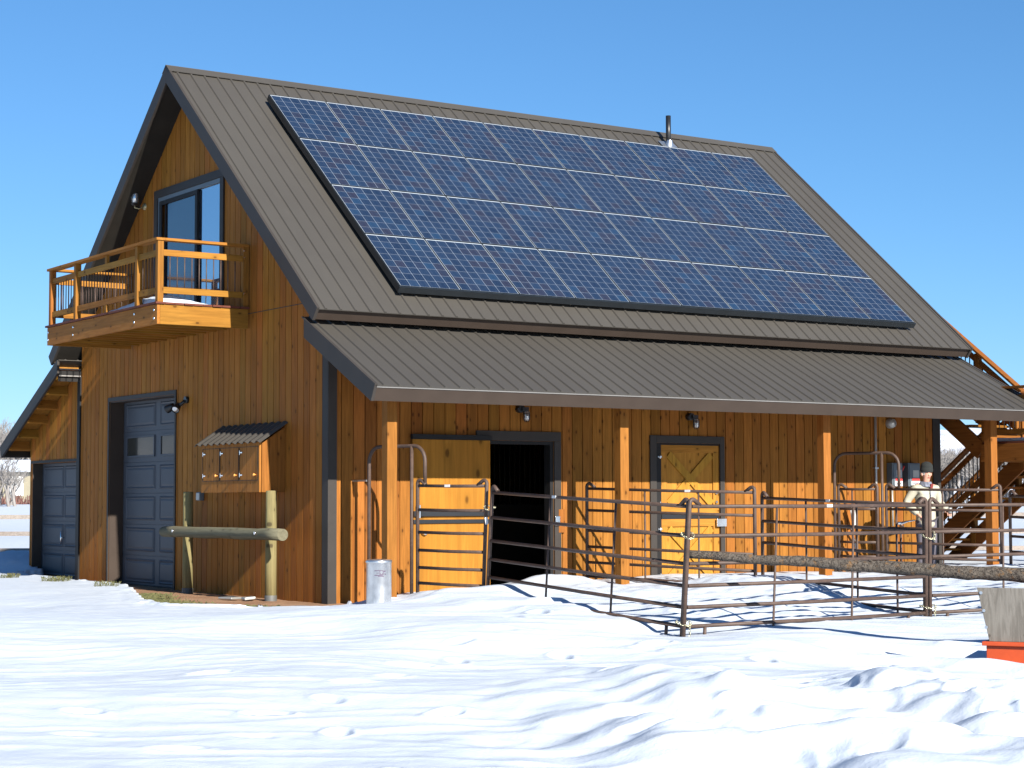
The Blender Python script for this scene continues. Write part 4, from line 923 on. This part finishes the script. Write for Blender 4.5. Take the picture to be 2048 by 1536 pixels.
# ================================================================== PERSON
def skin(name, pts, edges, mat, parent, loc, root=0, sub=2):
    """pts: name -> (side, forward, up, radius[, radius2])"""
    keys = list(pts); me = bpy.data.meshes.new(name)
    me.from_pydata([L2W(*pts[k][:3]) for k in keys], [(keys.index(a), keys.index(b)) for a, b in edges], [])
    o = put(name, me, parent); md = o.modifiers.new('skin', 'SKIN'); md.use_smooth_shade = True
    for i, k in enumerate(keys):
        v = me.skin_vertices[0].data[i]; r1 = pts[k][3]; r2 = pts[k][4] if len(pts[k]) > 4 else r1; v.radius = (r1, r2); v.use_root = (i == root)
    sd = o.modifiers.new('sub', 'SUBSURF'); sd.levels = sub; sd.render_levels = sub; me.materials.append(mat); return o
PX_, PY_ = 10.10, -1.25; PZ_ = gz(PX_, PY_)-.03
fw = Vector((-.22, -.97, 0)).normalized(); lf = Vector((-fw.y, fw.x, 0))
def L2W(s, f, u): p = lf*s + fw*f + Vector((0,0,u)); return (p.x, p.y, p.z)
man = thing('person', 'man in cream jacket, dark knit cap and gray trousers behind the fence', 'person', (PX_, PY_, PZ_))
def local_part(name, mb, mat, parent, bevel=0):
    mb.v = [L2W(*p) for p in mb.v]; me = mb.mesh(name); bm = bmesh.new(); bm.from_mesh(me); bmesh.ops.recalc_face_normals(bm, faces=bm.faces); bm.to_mesh(me); bm.free()
    me.materials.append(mat); return put(name, me, parent)
M['skin'] = paint('skin', (.52, .27, .19), .5, .08); M['jacket'] = paint('cream_jacket', (.40, .375, .29), .85, .08, bump=.3, scale=5)
M['trousers'] = paint('gray_trousers', (.10, .09, .11), .85, .15); M['boot'] = paint('boots', (.03, .025, .022), .6, .1)
M['cap'] = paint('knit_cap', (.012, .014, .013), .95, .2, bump=.6, scale=14); M['scarf'] = paint('red_scarf', (.20, .025, .022), .85, .2)
M['collar'] = paint('plaid_collar', (.13, .14, .18), .85, .5, scale=25); M['hair'] = paint('gray_hair', (.35, .32, .29), .8, .15); M['eye'] = paint('eye_dark', (.03, .02, .02), .3, .1)
body = {'pel': (0,0,.92,.13,.10), 'sp': (0,.0,1.10,.125,.10), 'ch': (0,-.01,1.30,.15,.11), 'nb': (0,.0,1.43,.07), 'nk': (0,.02,1.49,.056), 'hd': (.005,.03,1.565,.068,.075), 'h2': (.01,.03,1.63,.078,.09), 'h3': (.01,.02,1.69,.055,.065)}
be = [('pel','sp'), ('sp','ch'), ('ch','nb'), ('nb','nk'), ('nk','hd'), ('hd','h2'), ('h2','h3')]
for s, n in ((-1, 'R'), (1, 'L')):
    body.update({'hip'+n: (.09*s,0,.86,.085), 'kn'+n: (.10*s,.02,.49,.058), 'an'+n: (.10*s,-.02,.10,.042), 'to'+n: (.12*s,.12,.05,.035), 'sh'+n: (.17*s,-.01,1.38,.058)})
    el = (-.31,-.10,1.13,.042) if n == 'R' else (.29,-.05,1.13,.042); wr = (-.22,.08,.97,.030) if n == 'R' else (.27,.17,1.02,.030)
    body.update({'el'+n: el, 'wr'+n: wr}); be += [('pel','hip'+n), ('hip'+n,'kn'+n), ('kn'+n,'an'+n), ('an'+n,'to'+n), ('ch','sh'+n), ('sh'+n,'el'+n), ('el'+n,'wr'+n)]
    w = Vector(wr[:3]); dr = (w-Vector(el[:3])).normalized(); sd_ = dr.cross(Vector((0,0,1))).normalized(); nm = sd_.cross(dr)
    pm = w + dr*.05; body['pm'+n] = (*pm, .030, .016); be.append(('wr'+n, 'pm'+n))
    for i, (o_, ln) in enumerate(((-.030, .060), (-.010, .072), (.011, .068), (.030, .052))):
        k0 = pm + dr*.035 + sd_*o_; k1 = k0 + dr*ln*.5 - nm*.012; k2 = k1 + dr*ln*.32 - nm*.03
        body[f'k{n}{i}'] = (*k0, .009); body[f'f{n}{i}'] = (*k1, .0085); body[f't{n}{i}'] = (*k2, .0075); be += [('pm'+n, f'k{n}{i}'), (f'k{n}{i}', f'f{n}{i}'), (f'f{n}{i}', f't{n}{i}')]
    t0 = w + dr*.03 - sd_*.035*s; t1 = t0 + dr*.035 - sd_*.015*s - nm*.012; body['th'+n] = (*t0, .011); body['tt'+n] = (*t1, .009); be += [('wr'+n, 'th'+n), ('th'+n, 'tt'+n)]
skin('body', body, be, M['skin'], man, None)
jk = {'z': (0,0,.70,.19,.15), 'b': (0,0,.86,.19,.15), 'w': (0,0,1.04,.175,.14), 'c': (0,-.01,1.24,.19,.145), 's': (0,-.01,1.375,.12,.10)}
je = [('z','b'), ('b','w'), ('w','c'), ('c','s')]
for s, n in ((-1, 'R'), (1, 'L')):
    e_, w_ = body['el'+n], body['wr'+n]; jk.update({'sh'+n: (.185*s,-.01,1.36,.082), 'el'+n: (*e_[:3], .072), 'wr'+n: (*(Vector(w_[:3])*1.12-Vector(e_[:3])*.12), .056)}); je += [('s','sh'+n), ('sh'+n,'el'+n), ('el'+n,'wr'+n)]
skin('jacket', jk, je, M['jacket'], man, None)
tr = {'p': (0,0,.98,.15,.12), 'hR': (-.095,0,.80,.10), 'kR': (-.10,.02,.48,.082), 'aR': (-.10,-.02,.11,.075), 'hL': (.095,0,.80,.10), 'kL': (.10,.02,.48,.082), 'aL': (.10,-.02,.11,.075)}
skin('trousers', tr, [('p','hR'), ('hR','kR'), ('kR','aR'), ('p','hL'), ('hL','kL'), ('kL','aL')], M['trousers'], man, None)
for s in (-1, 1): skin('boot', {'a': (.10*s,-.03,.12,.065), 'h': (.10*s,-.04,.045,.055), 't': (.12*s,.14,.035,.045)}, [('a','h'), ('h','t')], M['boot'], man, None)
local_part('knit_cap', MB().lathe((.01, .022, 1.625), [(.098, 0), (.104, .01), (.104, .05), (.098, .055), (.098, .09), (.088, .125), (.06, .15), (.025, .165), (.0, .167)], 20, (0, .06, 1)), M['cap'], man)
local_part('collar', MB().lathe((0, .005, 1.40), [(.125, 0), (.105, .035), (.085, .075), (.075, .07), (.07, .03)], 18, (0, .1, 1)), M['collar'], man)
mb = MB().obox((.03, .128, 1.40), (1,0,0), (0,1,-.25), (0,.25,1), .022, .010, .035); local_part('scarf', mb, M['scarf'], man)
mb = MB().lathe((.008, .098, 1.575), [(.0, -.02), (.012, -.016), (.016, .0), (.010, .035), (.0, .045)], 10, (0, -.25, 1)); local_part('nose', mb, M['skin'], man)
mb = MB()
for s in (-1, 1): mb.lathe((.008+.03*s, .098, 1.612), [(.0, -.008), (.010, .0), (.0, .008)], 8)
local_part('eyes', mb, M['eye'], man)
mb = MB().obox((.008, .098, 1.535), (1,0,0), (0,1,0), (0,0,1), .022, .006, .004); local_part('mouth', mb, M['scarf'], man)
for s in (-1, 1): local_part('ear', MB().lathe((.008+.082*s, .02, 1.59), [(.0, -.03), (.016, -.02), (.018, .012), (.0, .03)], 10, (0, -.2, 1)), M['skin'], man)
mb = MB().lathe((.008, .0, 1.575), [(.085, .0), (.092, .03), (.092, .06)], 16); local_part('hair', mb, M['hair'], man)
mb = MB().obox((.0, .142, 1.10), (1,0,0), (0,1,0), (0,0,1), .006, .004, .25); local_part('zip', mb, M['collar'], man)
cup = tag(part('held_cup', MB().lathe(Vector(L2W(*body['pmL'][:3])) + Vector((PX_, PY_, PZ_)) + fw*.06 - Vector((0,0,.03)), [(.0, 0), (.03, .0), (.036, .09), (.0, .09)], 14), M['conduit']), 'small gray cup in the man\'s hand', 'cup')

# ================================================================== SNOW ON BALCONY, TUFTS, HAY
gx, gy = np.meshgrid(np.linspace(-1.37, -.15, 30), np.linspace(2.56, 5.6, 60), indexing='ij')
hz = .15*np.exp(-((gx+1.25)/.55)**2)*(1-.55*sst(gy, 3.0, 5.2)) + .02*perlin(gx*4, gy*4, 71) - .012; ed = np.minimum.reduce([(gx+1.37)/.06, (-.15-gx)/.2, (gy-2.56)/.06, (5.6-gy)/.6]); hz = 4.228 + hz*np.clip(ed, 0, 1)
mb = MB(); mb.add(np.stack([gx, gy, hz], -1).reshape(-1, 3), [(i*60+j, (i+1)*60+j, (i+1)*60+j+1, i*60+j+1) for i in range(29) for j in range(59)], True)
o = part('balcony_snow', mb, M['snow'], fixn=False); o['kind'] = 'stuff'; o['label'] = 'drifted snow lying on the balcony deck'; o['category'] = 'snow'
def blades(mb, cx, cy, cz, n, rad, ht, flat=.6):
    for _ in range(n):
        a = random.uniform(0, 2*PI); r_ = rad*math.sqrt(random.random()); x, y = cx+r_*math.cos(a)*1.3, cy+r_*math.sin(a)
        b_ = random.uniform(0, 2*PI); l_ = ht*random.uniform(.5, 1.2); k = random.uniform(.3, 1)*flat; dx, dy = math.cos(b_)*l_*k, math.sin(b_)*l_*k; w = .004
        z = cz; mb.add([(x-w*math.sin(b_), y+w*math.cos(b_), z), (x+w*math.sin(b_), y-w*math.cos(b_), z), (x+dx*.6, y+dy*.6, z+l_*.7), (x+dx, y+dy, z+l_*(1-.4*k))], [(0,1,2), (0,2,3)])
for (x, y, n, rad, lb) in ((-1.30, 9.0, 260, .17, 'small grass tuft in snow, farthest left near the low garage door'), (-1.05, 7.4, 420, .24, 'largest grass tuft in the snow before the low garage door'), (-1.15, 5.0, 200, .20, 'flattened grass tuft at the snow edge before the tall garage door')):
    mb = MB(); blades(mb, x, y, gz(x, y)-.01, int(n*.55), rad*.8, .10); tag(part('grass_tuft', mb, M['hay'], fixn=False), lb, 'grass tuft', 'grass tufts in the snow')
mb = MB()
for _ in range(3000):
    y = random.uniform(-.4, 3.8); e = float(np.interp(y, [-.45,-.44,.5,1.9,3.6,5.5], [-1.0,-1.3,-1.95,-1.85,-1.25,-.62])); x = e + abs(random.gauss(0, .20)) + .02
    if x < -.1: blades(mb, x, y, .0, 1, .04, .05, 1.6)
o = part('scattered_hay', mb, M['hay'], fixn=False); o['kind'] = 'stuff'; o['label'] = 'trampled hay along the edge of the bare dirt'; o['category'] = 'hay'
t = thing('paper_scrap', 'pale scrap lying on the dirt beside the right hitching post', 'scrap', (-.6, 1.6, .01))
mb = MB().obox((-.62, 1.75, .03), (1,.3,0), (-.3,1,0), (0,0,1), .10, .14, .015).obox((-.48, 1.45, .035), (1,-.2,.1), (.2,1,0), (0,0,1), .08, .10, .018); part('scrap', mb, M['conduit'], t, bevel=.01)

# ================================================================== BACKGROUND
ra = _r.copy(); fa = Vector((math.sin(CYAW), math.cos(CYAW), 0))
def far(lat, dep): p = Vector((CAM.x, CAM.y, 0)) + ra*lat + fa*dep; return p
t = thing('rail_fence', 'weathered three-rail fence crossing the snow field behind the barn', 'rail fence', (2.4, 19.5, 0))
lats = [-40+3*i for i in range(30)]
for i, l_ in enumerate(lats):
    p = far(l_, 43.2); z = gz(p.x, p.y); part('post', MB().cyl((p.x, p.y, z-.2), (p.x, p.y, z+1.2), .06, 8), M['graywood'], t)
    if i < len(lats)-1:
        q = far(lats[i+1], 43.2)
        for z in (1.05, .67, .29): part('rail', MB().beam((p.x, p.y, z), (q.x, q.y, z), .04, .10), M['graywood'], t)
# house beyond the field
def house(lat0, lat1, dep, zb, wall_h, label, name='house'):
    a = far(lat0, dep); b = far(lat1, dep); u = (b-a).normalized(); v = Vector((-u.y, u.x, 0)); v = v if v.dot(fa) > 0 else -v; Ln = (b-a).length
    t = thing(name, label, 'house', (a.x, a.y, zb)); Pq = lambda s, d_, z: tuple(a + u*s + v*d_ + Vector((0,0,z)))
    mb = MB().prism([Pq(0,0,zb), Pq(Ln,0,zb), Pq(Ln,0,zb+wall_h), Pq(0,0,zb+wall_h)], v*7); part('wall', mb, M['beige'], t)
    mb = MB().prism([Pq(-.4,-.5,zb+wall_h+.02), Pq(-.4,3.5,zb+wall_h+1.0), Pq(-.4,7.5,zb+wall_h+.02)], u*(Ln+.8)); part('roof', mb, M['snow'], t)
    return t, Pq, v
t, Pq, v = house(-49.0, -35.4, 140, 1.1, 2.55, 'beige house with white garage door beyond the snowy field')
s0 = 11.45
part('garage_door', MB().prism([Pq(s0, -.06, 1.9), Pq(s0+1.3, -.06, 1.9), Pq(s0+1.3, -.06, 3.35), Pq(s0, -.06, 3.35)], v*.05), M['white'], t); part('window', MB().prism([Pq(3, -.05, 2.3), Pq(5, -.05, 2.3), Pq(5, -.05, 3.2), Pq(3, -.05, 3.2)], v*.04), M['pane3'], t)
mb = MB()
for i in range(900):
    p = far(random.uniform(-46, -30), random.uniform(128, 134)); z = 1.0; hh = random.uniform(.35, 1.0); q = Vector((random.uniform(-.3,.3), random.uniform(-.3,.3), 0))
    mb.tube([(p.x, p.y, z), (p.x+q.x, p.y+q.y, z+hh)], [.07, .03], 4, False)
o = part('low_brush', mb, M['farbrown'], fixn=False); o['kind'] = 'stuff'; o['label'] = 'low red-brown brush before the beige house'; o['category'] = 'brush'
# bare trees: three prototypes, copied
def tree_mesh(seed, H, r0=.11):
    r = random.Random(seed); tk = MB(); tw = MB()
    def grow(p, d_, L_, rd, lev):
        q = p + d_*L_; m = p + d_*L_*.5 + Vector((r.uniform(-1,1), r.uniform(-1,1), 0))*L_*.06
        (tk if lev == 0 else tw).tube([p, m, q], [rd, rd*.85, rd*.68], 5 if lev < 2 else 3, False)
        if lev >= 5: return
        for k in range(r.choice((2, 3, 3)) if lev < 4 else 3):
            ax = Vector((r.uniform(-1,1), r.uniform(-1,1), r.uniform(-.4,.6))).normalized(); nd = (d_*1.0 + ax*r.uniform(.45, .85) + Vector((0,0,.12))).normalized()
            st_ = p + d_*L_*r.uniform(.55, 1.0); grow(st_, nd, L_*r.uniform(.58, .82), rd*.6, lev+1)
    for k in range(r.choice((1, 2, 3))): grow(Vector((r.uniform(-.4,.4), r.uniform(-.4,.4), -.3)), Vector((r.uniform(-.25,.25), r.uniform(-.25,.25), 1)).normalized(), H*.27, r0, 0)
    a, b = tk.mesh('trunk'), tw.mesh('crown'); a.materials.append(M['tree']); b.materials.append(M['tree']); return a, b
TP = [tree_mesh(100+i, 7.0, .16) for i in range(4)]
def plant_tree(p, sc, i, label, group):
    t = thing('bare_tree', label, 'tree', (p.x, p.y, 1.0), group); t.scale = (sc, sc, sc*random.uniform(.9, 1.1)); t.rotation_euler = (0, 0, random.uniform(0, 6)); OFF[t] = (0,0,0)
    put('trunk', TP[i % 4][0], t); put('crown', TP[i % 4][1], t)
for i in range(80):
    dep = random.uniform(120, 190); f_ = (random.uniform(1800, 2120)-1024)/FPX; plant_tree(far(f_*dep, dep), random.uniform(.75, 1.15)*dep/155, i, 'leafless gray tree in the thicket seen through the staircase', 'bare trees beyond the staircase')
for i in range(48):
    dep = random.uniform(165, 230); f_ = (random.uniform(-60, 70)-1024)/FPX; plant_tree(far(f_*dep, dep), random.uniform(1.25, 1.75)*dep/175, i, 'leafless frosty tree behind the beige house at far left', 'bare trees beyond the beige house')
for i in range(5):
    dep = random.uniform(118, 126); f_ = (random.uniform(-20, 30)-1024)/FPX; plant_tree(far(f_*dep, dep), random.uniform(.55, .8), i, 'slim leafless tree standing before the beige house at far left', 'slim trees before the beige house')
# far snowy hills
ang = np.radians(np.linspace(math.degrees(CYAW)-60, math.degrees(CYAW)+60, 400)); rad_ = np.array([900, 1150, 1400, 1700, 2200.]); prof = np.array([.0, .3, .72, 1.0, .9])
AA, RR = np.meshgrid(ang, rad_, indexing='ij'); hp = 66 + 8*perlin(ang*30, ang*0+.3, 61) + 3*perlin(ang*110, ang*0+.7, 62)
HZ = prof[None, :]*hp[:, None] + 4*perlin(AA*60, RR*.01, 63)*prof[None, :] - 3
mb = MB(); n2 = len(rad_); mb.add(np.stack([CAM.x+RR*np.sin(AA), CAM.y+RR*np.cos(AA), HZ], -1).reshape(-1, 3), [(i*n2+j, i*n2+j+1, (i+1)*n2+j+1, (i+1)*n2+j) for i in range(399) for j in range(n2-1)], True)
o = part('hills', mb, M['hills'], fixn=False); o['kind'] = 'structure'

# ================================================================== CAMERA, LIGHT, WORLD
cd = bpy.data.cameras.new('camera'); cam = bpy.data.objects.new('camera', cd); COL.objects.link(cam)
cd.sensor_width = 36; cd.lens = 36*FPX/2048; cd.clip_start = .1; cd.clip_end = 9000
cam.matrix_world = Matrix(((cR.x, cU.x, -_f.x, CAM.x), (cR.y, cU.y, -_f.y, CAM.y), (cR.z, cU.z, -_f.z, CAM.z), (0, 0, 0, 1))); scene.camera = cam
SUN = Vector((-.08, -1.0, .518)).normalized()
sl = bpy.data.lights.new('sun', 'SUN'); sl.energy = 4.8; sl.angle = math.radians(.5); sl.color = (1, .95, .86); so_ = bpy.data.objects.new('sun', sl); COL.objects.link(so_)
so_.rotation_euler = SUN.to_track_quat('Z', 'Y').to_euler()
w = bpy.data.worlds.new('World'); scene.world = w; w.use_nodes = True; nt_ = w.node_tree; bg = nt_.nodes['Background']
sk = nt_.nodes.new('ShaderNodeTexSky'); sk.sky_type = 'NISHITA'; sk.sun_disc = False; sk.sun_elevation = math.asin(SUN.z); sk.sun_rotation = math.atan2(SUN.x, SUN.y)
sk.altitude = 2200; sk.air_density = 1.0; sk.dust_density = .4; sk.ozone_density = 1.6
SKYK = .114
def vm(op, a_, b_):
    nd = nt_.nodes.new('ShaderNodeVectorMath'); nd.operation = op
    for s_, v_ in ((nd.inputs[0], a_), (nd.inputs[1], b_)):
        if isinstance(v_, bpy.types.NodeSocket): nt_.links.new(v_, s_)
        else: s_.default_value = v_
    return nd.outputs[0]
xs_ = vm('MULTIPLY', sk.outputs[0], tuple(SKYK*c_ for c_ in (.60, .99, 1.26)))
ys_ = vm('DIVIDE', vm('MULTIPLY', xs_, (1.05, 1.20, 1.28)), vm('ADD', vm('MULTIPLY', xs_, (.12, .42, .30)), (1, 1, 1)))
nt_.links.new(vm('MULTIPLY', ys_, (1/SKYK,)*3), bg.inputs[0]); bg.inputs[1].default_value = .048
vs_ = scene.view_settings; scene.display_settings.display_device = 'sRGB'; vs_.view_transform = 'Standard'; vs_.look = 'None'; vs_.exposure = 1.25; vs_.gamma = 1
scene.cycles.max_bounces = 8; scene.cycles.diffuse_bounces = 4; scene.cycles.glossy_bounces = 3; scene.cycles.use_denoising = True
scene.cycles.sample_clamp_indirect = 8
